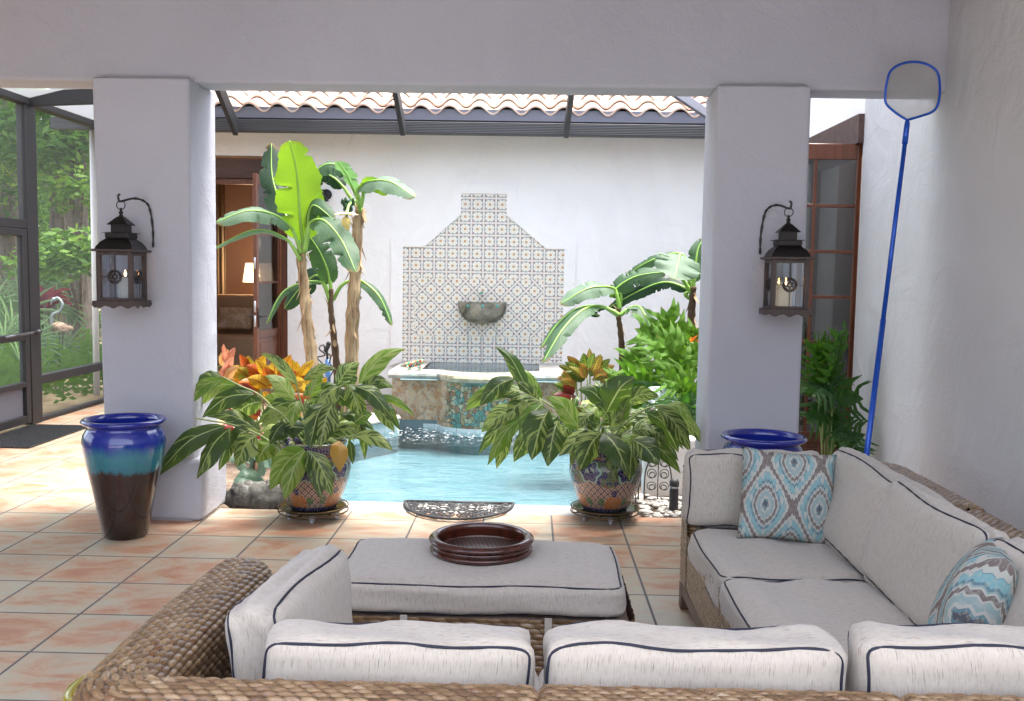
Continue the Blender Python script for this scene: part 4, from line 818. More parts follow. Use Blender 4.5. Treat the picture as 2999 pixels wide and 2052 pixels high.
fn, Lu, Lv = sweep_fn(path, .185, ZR, .45, .40, (.02, .13)); wm = weave(MB(), fn, Lu, Lv)
wm.build('woven_frame', 'weave', S1)
b = MB().box(-.95, .02, 1.93, 2.0, .06, .6); b.box(-.95, -.86, 1.93, 2.85, .06, .6); b.box(-.87, .02, 2.0, 2.75, .08, .30); b.build('inner_frame', 'legwood', S1)
for x, y in ((-.95, 1.92), (.0, 1.92), (-.93, 2.8), (0, 2.75)): MB().box(x-.025, x+.025, y-.025, y+.025, 0, .08).build('leg', 'legwood', S1)
cushion(S1, (-.29, 2.15, .602), (.615, .15, .40), 1, 'back_cushion', (.0, .012, .0), .035, wob=.005, seed=1)
cushion(S1, (-.628, 2.57, .615), (.14, .70, .36), 0, 'side_cushion', (.02, .0, .0), .045, rot=np.array(Matrix.Rotation(R(-3), 3, 'Z') @ Matrix.Rotation(R(-3), 3, 'X') @ Matrix.Rotation(R(-8), 3, 'Y')), wob=.006, seed=2)
cushion(S1, (-.28, 2.52, .38), (.62, .66, .16), 2, 'seat_cushion', seed=3, r=.04)
S2 = thing('sofa_section', (.45, 2.2, 0), 'woven seagrass armless middle section at the bottom of the photo', 'sofa', 'seagrass sectional sofa modules')
def straight_back(par, xa_, xb_, c_y=1.965, zt_=ZR):
    fn, Lu, Lv = sweep_fn([(xb_, c_y), ((xa_+xb_)/2, c_y), (xa_, c_y)], .20, zt_, .45, .40, (.02, .02)); weave(MB(), fn, Lu, Lv).build('woven_frame', 'weave', par)
straight_back(S2, .034, .80)
b = MB().box(.04, .79, 1.93, 2.0, .06, .6); b.box(.04, .79, 2.0, 2.75, .08, .30); b.build('inner_frame', 'legwood', S2)
for x in (.06, .77):
    for y in (1.92, 2.72): MB().box(x-.025, x+.025, y-.025, y+.025, 0, .08).build('leg', 'legwood', S2)
cushion(S2, (.385, 2.15, .610), (.675, .15, .40), 1, 'back_cushion', (.0, .012, .0), .035, wob=.006, seed=4)
cushion(S2, (.42, 2.52, .38), (.74, .66, .16), 2, 'seat_cushion', seed=5, r=.04)
S3 = thing('sofa_section', (1.25, 2.2, 0), 'woven seagrass corner section at the bottom right of the photo', 'sofa', 'seagrass sectional sofa modules')
XR = 1.71
pth = [(XR, 2.83), (XR, 2.4)]+[(XR-.10+.10*math.cos(a), 2.06-.10*math.sin(a)) for a in np.linspace(0, math.pi/2, 8)]+[(1.2, 1.965), (.812, 1.965)]
pth = spline(np.array([(x, y, 0) for x, y in pth]), 40)[:, :2]
fn, Lu, Lv = sweep_fn(pth, .20, ZR, .45, .40, (.02, .02)); weave(MB(), fn, Lu, Lv).build('woven_frame', 'weave', S3)
b = MB().box(.82, 1.72, 1.93, 2.0, .06, .6); b.box(1.62, 1.72, 2.0, 2.8, .06, .6); b.box(.82, 1.62, 2.0, 2.8, .08, .30); b.build('inner_frame', 'legwood', S3)
for x in (.84, 1.7):
    for y in (1.95, 2.78): MB().box(x-.025, x+.025, y-.025, y+.025, 0, .08).build('leg', 'legwood', S3)
cushion(S3, (1.12, 2.15, .622), (.74, .15, .41), 1, 'back_cushion', (.0, .012, .0), .035, wob=.006, seed=6)
cushion(S3, (1.41, 2.53, .655), (.12, .70, .41), 0, 'side_cushion', (.03, .0, .01), .05, rot=np.array(Matrix.Rotation(R(14), 3, 'Y')), wob=.007, seed=7)
cushion(S3, (1.08, 2.50, .38), (.74, .66, .16), 2, 'seat_cushion', seed=8, r=.04)
def side_section(y0, y1, label, end, seeds, cc):
    t = thing('sofa_section', (1.2, (y0+y1)/2, 0), label, 'sofa', 'seagrass sectional sofa modules')
    if end:
        pth = [(.765, y1-.10), (1.1, y1-.10)]+[(XR-.10+.10*math.sin(a), y1-.20+.10*math.cos(a)) for a in np.linspace(0, math.pi/2, 8)]+[(XR, (y0+y1)/2), (XR, y0)]
        pth = spline(np.array([(x, y, 0) for x, y in pth]), 50)[:, :2]; fn, Lu, Lv = sweep_fn(pth, .19, ZR+.012, .62, .40, (.04, .02))
    else: fn, Lu, Lv = sweep_fn([(XR, y1-.006), (XR, (y0+y1)/2), (XR, y0)], .20, ZR, .60, .40, (.02, .02))
    m = weave(MB(), fn, Lu, Lv)
    m.build('woven_frame', 'weave', t); m = MB(); base_faces(m, [((.765, y1-(.03 if end else .0)), (.765, y0), .135, .40)])
    if end: weave(m, lambda U, V: np.stack([.762+0*U, y1-.01-U, .135+V], -1), .17, .57, .03, .015, .006)
    m.build('woven_base', 'weave', t)
    b = MB().box(.775, 1.62, y0+.01, y1-.2, .13, .30); b.box(1.65, 1.77, y0+.01, y1-.03, .10, .6)
    if end: b.box(.78, 1.7, y1-.17, y1-.03, .12, .6)
    b.build('inner_frame', 'legwood', t)
    MB().box(.758, .80, y0, y1-.06, .075, .13).build('bottom_rail', 'legwood', t, bevel=.004)
    for x, y in ((.785, y1-.05), (1.7, y1-.06), (1.7, y0+.05), (.785, y0+.04)): MB().box(x-.03, x+.03, y-.03, y+.03, 0, .13).build('leg', 'legwood', t, bevel=.004)
    for c_, sz, ax, nm, kw in cc: cushion(t, c_, sz, ax, nm, **kw)
    return t
r9 = np.array(Matrix.Rotation(R(14), 3, 'Y'))
side_section(3.70, 4.66, 'woven seagrass end section at the far end of the sofa beside the blue pot', True, 0, [
    ((1.085, 4.06, .375), (.66, .72, .155), 2, 'seat_cushion', dict(seed=9, r=.035, puff=(.0, .0, .012))),
    ((1.05, 4.455, .635), (.63, .13, .36), 1, 'end_cushion', dict(seed=10, r=.045, puff=(0, .02, .0), wob=.007)),
    ((1.405, 4.0, .655), (.12, .74, .41), 0, 'back_cushion', dict(seed=11, r=.045, puff=(.018, 0, .0), rot=r9, wob=.009))])
side_section(2.85, 3.69, 'woven seagrass middle section along the right wall', False, 0, [
    ((1.085, 3.27, .378), (.66, .84, .155), 2, 'seat_cushion', dict(seed=12, r=.035, puff=(.0, .0, .014))),
    ((1.40, 3.30, .655), (.12, .80, .41), 0, 'back_cushion', dict(seed=13, r=.045, puff=(.02, 0, .0), rot=r9, wob=.009))])
# --- ottoman
ot = thing('ottoman', (-.21, 3.77, 0), 'rectangular cushioned ottoman holding the round tray', 'ottoman')
m = MB(); 
def rr_path(x0, x1, y0, y1, r):
    c = [(x1-r, y0+r, -90), (x1-r, y1-r, 0), (x0+r, y1-r, 90), (x0+r, y0+r, 180)]; p = []
    for cx, cy, a0 in c:
        for a in np.linspace(a0, a0+90, 6): p.append((cx+r*math.cos(R(a)), cy+r*math.sin(R(a))))
    p.append(p[0]); return np.array(p)
pp = rr_path(-.73, .40, 3.42, 4.02, .05); sC = np.concatenate([[0], np.cumsum(np.linalg.norm(np.diff(pp, axis=0), axis=1))])
weave(m, lambda U, V: np.stack([np.interp(U % sC[-1], sC, pp[:, 0]), np.interp(U % sC[-1], sC, pp[:, 1]), .09+V], -1), sC[-1]-.002, .275, .05, .020, .007); m.build('woven_base', 'weave', ot)
MB().box(-.71, .38, 3.44, 4.0, .08, .36).build('inner_frame', 'legwood', ot)
for x in (-.69, .36):
    for y in (3.46, 3.98): MB().box(x-.03, x+.03, y-.03, y+.03, 0, .09).build('leg', 'legwood', ot)
oc = cushion(ot, (-.18, 3.725, .427), (1.085, .60, .125), 2, 'cushion', r=.035, puff=(.012, .012, .015), wob=.003, seed=14)
for px in (917, 1615-0):
    q = onY(px if px < 1000 else 1596, 1410, 3.42)
b = MB()
for xq in (onY(917, 1410, 3.42)[0], onY(1244, 1410, 3.42)[0]): b.box(xq-.013, xq+.013, 3.402, 3.409, .15, .375)
b.build('tie_strap', 'fabric', ot, smooth=False)
# --- tray
tq = (-.183, 3.79, .500); tr = thing('round_tray', tq, 'round mahogany tray with woven cane bottom on the ottoman', 'tray')
Rt = .200; pr = [(Rt-.02, .008), (Rt, .008)]
for k in range(3):
    zc = .020+k*.020
    for a in np.linspace(-80, 80, 6): pr.append((Rt-.006+.014*math.cos(R(a))-(.004 if k == 1 else 0)+(.004 if k == 2 else 0), zc+.010*math.sin(R(a))))
pr += [(Rt-.004, .075), (Rt-.014, .073)]+[(Rt-.02-.008*math.cos(R(a)), .042+.033*math.cos(R(a*1.1-10))) for a in (40, 80, 120, 160)]+[(Rt-.022, .014)]
MB().lathe(pr, 72, tq).build('rim', 'mahogany', tr)
MB().lathe([(0, .014), (Rt-.018, .014), (Rt-.018, .006), (0, .006)], 64, tq).build('cane_bottom', 'canew', tr)
b = MB()
for a in range(4): b.ball((tq[0]+(Rt-.02)*math.cos(a*1.57+1.2), tq[1]+(Rt-.02)*math.sin(a*1.57+1.2), tq[2]+.004), .008)
b.build('feet', 'mahogany', tr)
# --- throw pillows
def pillow(name, c, w_, h_, t_, M_, label, uo=(.02, .06), mat='ikat'):
    c = np.array(c); n = 26; t = np.linspace(-1, 1, n+1); A, B = np.meshgrid(t, t, indexing='ij'); b = MB()
    for s_ in (-1, 1):
        k = ((1-A**2)*(1-B**2))**.42; X = A*w_/2*(1-.07*(1-B**2)*0-.06*(1-A**2*0)*(1-np.abs(B)**2)*np.abs(A)**3); Z = B*h_/2*(1-.07*(1-A**2)*np.abs(B)**3)
        P = np.stack([X, s_*t_/2*k+.008*np.sin(A*5+B*3), Z], -1); b.grid(P@M_.T+c, np.stack([(A+1)*w_/2/.45+uo[0], (B+1)*h_/2/.45+uo[1]], -1))
    tag(b.build(name, mat, weld=True), label, 'pillow')
Mp = Matrix.Rotation(R(-6), 3, 'Z') @ Matrix.Rotation(R(-14), 3, 'X') @ Matrix.Rotation(R(3), 3, 'Y')
pillow('throw_pillow', (1.155, 4.23, .655), .42, .41, .15, np.array(Mp), 'square teal and brown ikat pillow leaning on the far end cushion')
Mp = Matrix.Rotation(R(-118), 3, 'Z') @ Matrix.Rotation(R(-18), 3, 'X') @ Matrix.Rotation(R(-4), 3, 'Y')
pillow('throw_pillow', (1.315, 2.76, .665), .34, .42, .21, np.array(Mp), 'ikat pillow seen edge on at the right behind the near cushions', uo=(.30, .38))

# --- urns
def urn(name, c, H_, label, cat='pot'):
    pr = [(.0, .0), (.118, .0), (.128, .012), (.150, .12), (.180, .27), (.212, .42), (.232, .53), (.238, .58), (.232, .62), (.212, .655), (.203, .668), (.210, .678), (.236, .690), (.243, .702), (.236, .714), (.218, .716), (.200, .706), (.195, .68), (.205, .64), (.2, .5), (.15, .2), (.11, .06), (0, .05)]
    pr = [(r, z*H_/.716) for r, z in pr]; P = np.array([(0,)+p for p in pr]); 
    t = thing(name, c, label, cat); MB().lathe(pr, 72, c).build('pot_body', 'glaze', t); return t
c1 = onY(283, 1215, 5.62); urn('tall_urn', (c1[0]-.01, 5.66, 0), .72, 'tall glazed urn fading from blue through teal to black beside the left column')
c2 = onY(1733, 990, 5.50); urn('tall_urn', (c2[0], 5.50, 0), .72, 'cobalt blue glazed urn half hidden behind the sofa end')
# --- mosaic pots and stands
def mpot(c, label, ph):
    pr = [(0, 0), (.135, 0), (.15, .012), (.175, .045), (.205, .12), (.232, .20), (.243, .26), (.238, .31), (.218, .35), (.207, .365), (.207, .42), (.216, .43), (.218, .44), (.21, .448), (.195, .44), (.19, .40), (.2, .3), (.14, .1), (0, .1)]
    t = thing('mosaic_pot', c, label, 'pot'); MB().lathe(pr, 72, c, ph).build('pot_body', 'potmos', t); MB().lathe([(.001, .39), (.193, .39)], 32, c).build('soil', 'soil', t); return t
def stand(c, label):
    t = thing('plant_stand', c, label, 'plant stand')
    b = MB(); 
    for r_, z in ((.225, .055), (.225, .085), (.14, .055)): b.tube([(c[0]+r_*math.cos(a), c[1]+r_*math.sin(a), z) for a in np.linspace(0, 2*math.pi, 40, endpoint=False)], .005, 6, closed=True)
    for k in range(6):
        a = k*math.pi/3+.3; b.tube([(c[0]+.08*math.cos(a), c[1]+.08*math.sin(a), .055), (c[0]+.225*math.cos(a), c[1]+.225*math.sin(a), .055), (c[0]+.225*math.cos(a), c[1]+.225*math.sin(a), .085)], .004, 6)
    b.build('ring_frame', 'brass', t); MB().lathe([(0, .064), (.2, .064), (.215, .082), (.21, .084), (.19, .07), (0, .07)], 40, (c[0], c[1], 0)).build('saucer', 'greenglass', t)
    for k in range(5):
        a = k*2*math.pi/5-1.4; q = (c[0]+.16*math.cos(a), c[1]+.16*math.sin(a)); w_ = MB().tube([(q[0]-.009, q[1], .018), (q[0]+.009, q[1], .018)], .018, 12); w_.box(q[0]-.016, q[0]+.016, q[1]-.012, q[1]+.012, .022, .052); w_.build('caster', 'white_plastic', t)
    return t
PL = (-1.405, 6.17); PR = (.515, 6.30)
stand((*PL, 0), 'round metal wheeled stand under the left mosaic pot'); stand((*PR, 0), 'round metal wheeled stand under the right mosaic pot')
mpot((*PL, .072), 'mosaic painted pot to the left of the half round mat', 0.); mpot((*PR, .072), 'mosaic painted pot to the right of the half round mat', .52)

# --- mats
m0, m1, m2, m3 = onz(69, 1019), onz(183, 967), onz(79, 966), onz(-60, 1018); dmv = MB()
X0, X1, Y0, Y1 = -5.02, -4.43, 8.32, 9.53; nx, ny = 13, 26; hx, hy = (X1-X0)/nx, (Y1-Y0)/ny
dmv.box(X0, X1, Y0, Y1, .004, .008)
for i in range(nx+1): dmv.box(X0+i*hx-.005, X0+i*hx+.005, Y0, Y1, .008, .016)
for j in range(ny+1):
    dmv.box(X0, X1, Y0+j*hy-.006, Y0+j*hy+.006, .008, .0155)
tag(dmv.build('door_mat', 'rubber', smooth=False), 'dark rectangular rubber mat before the screen door', 'mat')
hm = thing('half_round_mat', (-.47, 6.55, 0), 'black rubber half round scrollwork mat at the pool edge', 'mat')
ya = 6.60; xl, xr_ = -.855, -.10; cxm = (xl+xr_)/2; ra, rbm = (xr_-xl)/2, .46; b = MB(); zt_ = .020
def flat_tube(pts, r, closed=False): b.tube([(x, y, zt_) for x, y in pts], r, 6, closed=closed, flat=.7)
flat_tube([(cxm+ra*math.cos(a), ya-rbm*math.sin(a)) for a in np.linspace(0, math.pi, 40)], .012); flat_tube([(xl, ya), (xr_, ya)], .012); b.build('border', 'rubber', hm); b = MB()
def inside(x, y, m=.02): return ((x-cxm)/(ra-m))**2+((y-ya)/(rbm-m))**2 < 1 and y < ya-m
def circ(x, y, r_, n=14): flat_tube([(x+r_*math.cos(a), y+r_*math.sin(a)) for a in np.linspace(0, 2*math.pi, n, endpoint=False)], .0045, True)
def spir(x, y, r_, a0, sg=1): flat_tube([(x+r_*(1-t*.75)*math.cos(a0+sg*t*9), y+r_*(1-t*.75)*math.sin(a0+sg*t*9)) for t in np.linspace(0, 1, 20)], .0045)
cy0 = ya-.17; circ(cxm, cy0, .03); circ(cxm, cy0, .075, 20)
for k in range(8): circ(cxm+.053*math.cos(k*.785), cy0+.053*math.sin(k*.785), .02, 10)
for k in range(8): a = k*.785+.39; circ(cxm+.105*math.cos(a), cy0+.105*math.sin(a), .032, 12)
for sx in (-1, 1):
    for (dx, dy, r_) in ((.17, -.06, .055), (.17, -.19, .06), (.27, -.08, .05), (.26, -.2, .045), (.33, -.05, .035), (.13, -.30, .055), (.21, -.29, .045), (.05, -.36, .05), (.05, -.05, .035), (.12, -.04, .03), (.22, -.03, .025), (.31, -.14, .03), (.13, -.38, .03), (.1, -.25, .03)):
        x, y = cxm+sx*dx, ya+dy
        if inside(x, y, .035): spir(x, y, r_, rng.random()*6, sx); spir(x, y, r_*.92, 3+sx, -sx)
    for t in np.linspace(.25, 1.4, 9):
        x, y = cxm+sx*(ra-.05)*math.cos(t), ya-(rbm-.05)*math.sin(t); circ(x, y, .03, 10)
b.build('scrollwork', 'rubber', hm)
# --- yellow stool
q = onz(255, 1560, .45); ys = thing('garden_stool', (-1.24, 2.94, 0), 'yellow green glazed ceramic stool at the bottom left corner', 'stool')
MB().lathe([(.0, .285), (.12, .285), (.16, .29), (.185, .302), (.205, .300), (.214, .285), (.208, .265), (.19, .25), (.2, .18), (.19, .07), (.165, .0)], 48, (-1.24, 2.94, .0)).build('stool_body', 'yellowglaze', ys)

# --- lanterns
def lantern(c, rz, label):
    c = np.array(c, float); t = thing('candle_lantern', c, label, 'lantern', 'hanging lanterns'); W = .110; H0, H1 = c[2], c[2]+.355
    X, Y = c[0], c[1]; z0 = c[2]
    # base with scalloped skirt
    b = MB(); b.box(X-W-.018, X+W+.018, Y-W-.018, Y+W+.018, z0+.022, z0+.040); sk = MB(); nS = 24
    tt = np.linspace(-1, 1, nS+1); zz = z0+.024-.020-.008*np.cos(tt*math.pi*3)
    for a in range(4):
        ca, sa = math.cos(a*math.pi/2), math.sin(a*math.pi/2); P = np.zeros((2, nS+1, 3)); P2 = P.copy()
        for i in range(nS+1):
            u, w_ = tt[i]*(W+.02), -(W+.02)
            P[0, i] = (X+u*ca-w_*sa, Y+u*sa+w_*ca, z0+.026); P[1, i] = (X+u*ca-w_*sa, Y+u*sa+w_*ca, zz[i])
        b.grid(P)
    b.build('base', 'lwood', t, smooth='auto')
    f_ = MB(); pw = .014
    for sx in (-1, 1):
        for sy in (-1, 1): f_.box(X+sx*(W-pw)-pw, X+sx*(W-pw)+pw, Y+sy*(W-pw)-pw, Y+sy*(W-pw)+pw, z0+.040, z0+.335)
    for sx in (-1, 1):
        f_.box(X-W+2*pw, X+W-2*pw, Y+sx*(W-.01)-.01, Y+sx*(W-.01)+.01, z0+.315, z0+.335); f_.box(X+sx*(W-.01)-.01, X+sx*(W-.01)+.01, Y-W+2*pw, Y+W-2*pw, z0+.315, z0+.335)
        f_.box(X-W+2*pw, X+W-2*pw, Y+sx*(W-.01)-.01, Y+sx*(W-.01)+.01, z0+.040, z0+.058); f_.box(X+sx*(W-.01)-.01, X+sx*(W-.01)+.01, Y-W+2*pw, Y+W-2*pw, z0+.040, z0+.058)
    f_.box(X-W-.022, X+W+.022, Y-W-.022, Y+W+.022, z0+.335, z0+.350); f_.build('frame', 'lwood', t, bevel=.002, seg=1)
    g_ = MB(); 
    for s_ in (-1, 1): g_.box(X-W+.03, X+W-.03, Y+s_*(W-.012)-.001, Y+s_*(W-.012)+.001, z0+.058, z0+.315); g_.box(X+s_*(W-.012)-.001, X+s_*(W-.012)+.001, Y-W+.03, Y+W-.03, z0+.058, z0+.315)
    g_.build('glass', 'glass', t, smooth=False)
    for a in range(4):
        ca, sa = math.cos(a*math.pi/2), math.sin(a*math.pi/2); k = MB()
        def pt(u, v): w_ = -(W-.004); return (X+u*ca-w_*sa, Y+u*sa+w_*ca, z0+.185+v)
        for r_ in (.041, .034, .012): k.tube([pt(r_*math.cos(q_), r_*math.sin(q_)) for q_ in np.linspace(0, 2*math.pi, 20, endpoint=False)], .0028, 5, closed=True)
        for q_ in range(6): k.tube([pt(.022*math.cos(q_*1.047)+.010*math.cos(s_), .022*math.sin(q_*1.047)+.010*math.sin(s_)) for s_ in np.linspace(0, 6.28, 9, endpoint=False)], .0018, 4, closed=True)
        k.tube([pt(0, .042), pt(0, .13)], .0016, 4); k.tube([pt(0, -.042), pt(0, -.13)], .0016, 4); k.tube([pt(.042, 0), pt(.105, 0)], .0016, 4); k.tube([pt(-.042, 0), pt(-.105, 0)], .0016, 4)
        k.build('rosette', 'lmetal', t)
    def sq(levels, mat_, nm):
        P = np.array([[(X-w_, Y-w_, z0+z), (X+w_, Y-w_, z0+z), (X+w_, Y+w_, z0+z), (X-w_, Y+w_, z0+z)] for w_, z in levels]); m_ = MB(); m_.grid(P, close_v=True); m_.f.append((m_.nv-4, m_.nv-3, m_.nv-2, m_.nv-1)); return m_.build(nm, mat_, t, smooth='auto')
    sq([(W+.005, .350), (W-.002, .368), (W-.02, .395), (W-.045, .415), (.07, .422)], 'lmetal', 'roof')
    sq([(.07, .42), (.07, .447), (.086, .449), (.086, .451), (.045, .452), (.045, .500), (.062, .497), (.062, .500), (.02, .545), (.012, .55)], 'lmetal', 'chimney')
    k = MB(); k.lathe([(.012, .545), (.014, .556), (.008, .56), (.013, .57), (.013, .578), (.006, .582), (.010, .592), (.003, .602), (0, .603)], 16, (X, Y, z0)); k.build('finial', 'lmetal', t)
    k = MB(); k.tube([(X+.026*math.cos(a), Y, z0+.618+.026*math.sin(a)) for a in np.linspace(0, 2*math.pi, 24, endpoint=False)], .003, 6, closed=True); k.build('hanging_ring', 'lmetal', t)
    return t
YL = 5.82
lq = onY(278, 690, YL); LA = (lq[0], YL, onY(278, 698, YL-.1)[2]); rq = onY(1781, 712, YL); RA = (rq[0]-.0, YL, onY(1781, 717, YL-.1)[2])
l1 = lantern(LA, 0, 'square dark metal lantern hanging on the left column')
l2 = copy_tree(l1, RA, 'square dark metal lantern hanging on the right column', R(-2))
for nm, c, ox in (('left', LA, .02), ('right', RA, -.0)):
    k = thing('pillar_candle', (c[0]+ox, c[1], c[2]+.04), f'lit cream candle inside the {nm} column lantern', 'candle')
    o = MB().lathe([(.040, .041), (.041, .05), (.041, .175), (.038, .182), (.03, .178), (0, .176)], 28, (c[0]+ox, c[1], c[2])).build('wax_body', 'wax', k)
    MB().lathe([(0, .185), (.0045, .192), (.006, .2), (.004, .212), (.0005, .226)], 10, (c[0]+ox, c[1], c[2])).build('flame', 'flame', k); MB().tube([(c[0]+ox, c[1], c[2]+.176), (c[0]+ox, c[1], c[2]+.19)], .0015, 5).build('wick', 'iron', k)
def hook(c, sx, label):
    X, Y, z = c; k = thing('wall_hook', (X+sx*.11, YF, z+.5), label, 'hook'); b = MB()
    b.tube(spline([(X+sx*.115, YF-.012, z+.37), (X+sx*.115, YF-.012, z+.48), (X+sx*.10, YF-.015, z+.60), (X+sx*.085, YF-.05, z+.65), (X+sx*.05, Y+.08, z+.665), (X, Y+.0, z+.640), (X-sx*.008, Y-.01, z+.648), (X-sx*.010, Y-.012, z+.675), (X+sx*.002, Y-.008, z+.682)], 40), np.concatenate([.007+.0022*np.sin(np.arange(20)*2.1), np.full(20, .007)]), 8); b.build('bracket', 'iron', k)
hook(LA, 1, 'curved black iron hook on the left column holding its lantern'); hook(RA, -1, 'curved black iron hook on the right column holding its lantern')
# --- pool net
pn = thing('pool_net', (2.08, 5.5, 0), 'blue framed leaf net on a long blue pole leaning in the wall corner', 'pool net')
top = onY(2059, 280, 5.72); low = onY(1968, 1022, 5.45); d = nrmz(low-top); t_ = (top[2]-.0)/-d[2]; foot = top+d*t_
MB().tube([top, top+(foot-top)*.45], .0135, 12).build('upper_pole', 'bluepole', pn); MB().tube([top+(foot-top)*.449, foot], .0165, 12).build('lower_pole', 'bluepole', pn)
hp = [(2059, 272), (2035, 257), (2012, 236), (2009, 215), (2013, 185), (2022, 160), (2045, 145), (2075, 140), (2105, 146), (2127, 163), (2133, 195), (2130, 232), (2118, 252), (2090, 263)]
H = [onY(x, y, 5.72+.012*math.sin(i)) for i, (x, y) in enumerate(hp)]; Hs = spline(H+[H[0]], 60)[:-1]
MB().tube(Hs, .0075, 8, closed=True).build('hoop', 'bluepole', pn); MB().tube([top+d*.12, top, H[0]], [.017, .016, .01], 10).build('socket', 'bluepole', pn)
nb = MB(); cc = Hs.mean(0)+np.array([0, .09, -.02]); m = len(Hs); P = np.array([[cc+(h-cc)*s_+np.array([0, .0, 0])*(1-s_) for h in Hs] for s_ in (1, .8, .55, .3, .02)]); P[1:, :, 1] = Hs[:, 1].mean()+.05; P[2:, :, 1] += .03; nb.grid(P, close_v=True); nb.build('net_mesh', 'net', pn)
# --- iron edging, bollard, low wall
ie = thing('iron_garden_edging', (.93, 6.72, 0), 'black wrought iron hoop edging behind the right mosaic pot', 'garden edging')
for (xa_, ya_, xb_, yb_) in ((.84, 6.86, 1.04, 6.86), (.74, 6.66, .80, 6.84)):
    b = MB(); A, B = np.array([xa_, ya_, 0]), np.array([xb_, yb_, 0]); w_ = B-A; f2 = lambda u, z: A+w_*u+[0, 0, z]
    b.tube(spline([f2(0.02, -.05), f2(.02, .16), f2(.1, .25), f2(.3, .33), f2(.5, .355), f2(.7, .33), f2(.9, .25), f2(.98, .16), f2(.98, -.05)], 30), .005, 6)
    b.tube([f2(.5, -.05), f2(.5, .355)], .004, 6); b.tube([f2(.02, .03), f2(.98, .03)], .004, 6)
    for s_ in (-1, 1):
        for zc, r_ in ((.27, .035), (.19, .04), (.10, .035)):
            for dirn in (1, -1): b.tube([f2(.5+s_*(.22)+s_*.24*(1-q_*.7)*math.cos(q_*7*dirn+1.2)*.8, zc+r_*(1-q_*.7)*math.sin(q_*7*dirn+1.2)) for q_ in np.linspace(0, 1, 16)], .0032, 5)
    b.build('hoop_panel', 'iron', ie)
q = onz(1530, 1158); pb_ = thing('path_light', (q[0], q[1], 0), 'short black bollard light in the pebbles beside the sofa', 'path light')
MB().lathe([(.032, 0), (.032, .14)], 20, (q[0], q[1]+.03, 0)).build('post', 'rubber', pb_); MB().lathe([(.028, .14), (.028, .165)], 20, (q[0], q[1]+.03, 0)).build('lens', 'glass', pb_); MB().lathe([(.034, .165), (.034, .195), (.026, .212), (.01, .22), (0, .221)], 20, (q[0], q[1]+.03, 0)).build('cap', 'rubber', pb_)
b = MB().box(.86, 1.6, 7.1, 7.22, -.1, .42); tag(b.build('low_wall', 'wall', bevel=.03, seg=3), 'low white garden wall behind the iron edging', 'wall')
pe = MB()
for i in range(420):
    x, y = .80+rng.random()*.62, 6.40+rng.random()*.62; r_ = .010+.016*rng.random(); pe.ball((x, y, -.02+.02*rng.random()), (r_*1.3, r_, r_*.7), 8, 5, rnd=rng.random())
tag(pe.build('pebbles', 'pebble'), 'pale rounded river pebbles beside the right mosaic pot', kind='stuff')
# --- hose and sprayer
q = onY(742, 830, 9.6); ps = thing('hose_sprayer', (q[0], 9.6, 0), 'blue hose fitting on a stand with coiled black hose by the banana trunks', 'hose')
qa = lambda x, y: onY(x, y, 9.6)
b = MB().tube([qa(744, 900), qa(744, 845), qa(743, 815)], [.028, .03, .022], 12); b.build('bottle', 'blueplastic', ps)
b = MB().tube([qa(743, 815), qa(742, 795)], .012); b.tube([qa(738, 798), qa(746, 782)], [.02, .024], 10); b.ball(qa(746, 780), .026); b.build('nozzle', 'iron', ps)
cl = [qa(720, 880), qa(735, 860), qa(716, 845), qa(732, 826), qa(718, 812), qa(738, 805), qa(726, 790), qa(733, 783), qa(738, 800), qa(752, 806), qa(748, 825), qa(756, 838), qa(748, 860), qa(757, 880)]
MB().tube(spline([p+[0, .04*math.sin(i*1.9), 0] for i, p in enumerate(cl)], 90), .0075, 8).build('coiled_hose', 'rubber', ps)

# ---------------------------------------------------------------- plants
def blade(mb, pts, W, nrm=(0, -.75, .65), fold=.2, prof='ban', nu=6, nv=22, wave=.04, rnd=None, rag=0., pet=0.):
    P = spline(pts, nv+1); T = np.gradient(P, axis=0); T /= np.maximum(1e-9, np.linalg.norm(T, axis=1))[:, None]
    t = np.linspace(0, 1, nv+1); s = np.concatenate([[0], np.cumsum(np.linalg.norm(np.diff(P, axis=0), axis=1))]); s /= s[-1]
    q = np.clip((s-pet)/(1-pet), 0, 1)
    if prof == 'ban': w_ = np.clip(np.sin(math.pi*q**.85), 0, 1)**.42
    elif prof == 'lance': w_ = np.clip(np.sin(math.pi*q**.78), 0, 1)**.95
    else: w_ = np.clip(np.sin(math.pi*q**.7), 0, 1)**.7
    w_ = w_*W/2*(1+rag*np.sin(s*23+rng.random()*6)*.5+rag*(rng.random(nv+1)-.5)); w_ = np.maximum(w_, .0012)
    n0 = np.asarray(nrm, float); S = np.cross(T, n0); ln = np.linalg.norm(S, axis=1); S[ln < .15] = S[np.argmax(ln)]; S /= np.linalg.norm(S, axis=1)[:, None]; Nn = np.cross(S, T)
    u = np.linspace(-1, 1, nu+1); ph, ph2 = rng.random(2)*6
    wL, wR = w_.copy(), w_.copy()
    if rag > 0:
        for q_ in (wL, wR):
            for k_ in rng.integers(3, nv-2, rng.integers(1, 5)): q_[k_] *= .45+.35*rng.random()
    G = np.zeros((nv+1, nu+1, 3)); UV = np.zeros((nv+1, nu+1, 2))
    for j, uu in enumerate(u):
        a = abs(uu); wv = wave*W*a**1.5*np.sin(s*(17 if uu > 0 else 14)+(ph if uu > 0 else ph2))
        w_s = wR if uu > 0 else wL; G[:, j] = P+S*(uu*(w_s if a > .5 else w_))[:, None]*(1-.12*fold*a)+Nn*(-fold*a**1.4*w_+wv*np.minimum(1, w_/(W/2)))[:, None]; UV[:, j, 0] = uu; UV[:, j, 1] = s
    mb.grid(G, UV, rnd=rng.random() if rnd is None else rnd); return mb
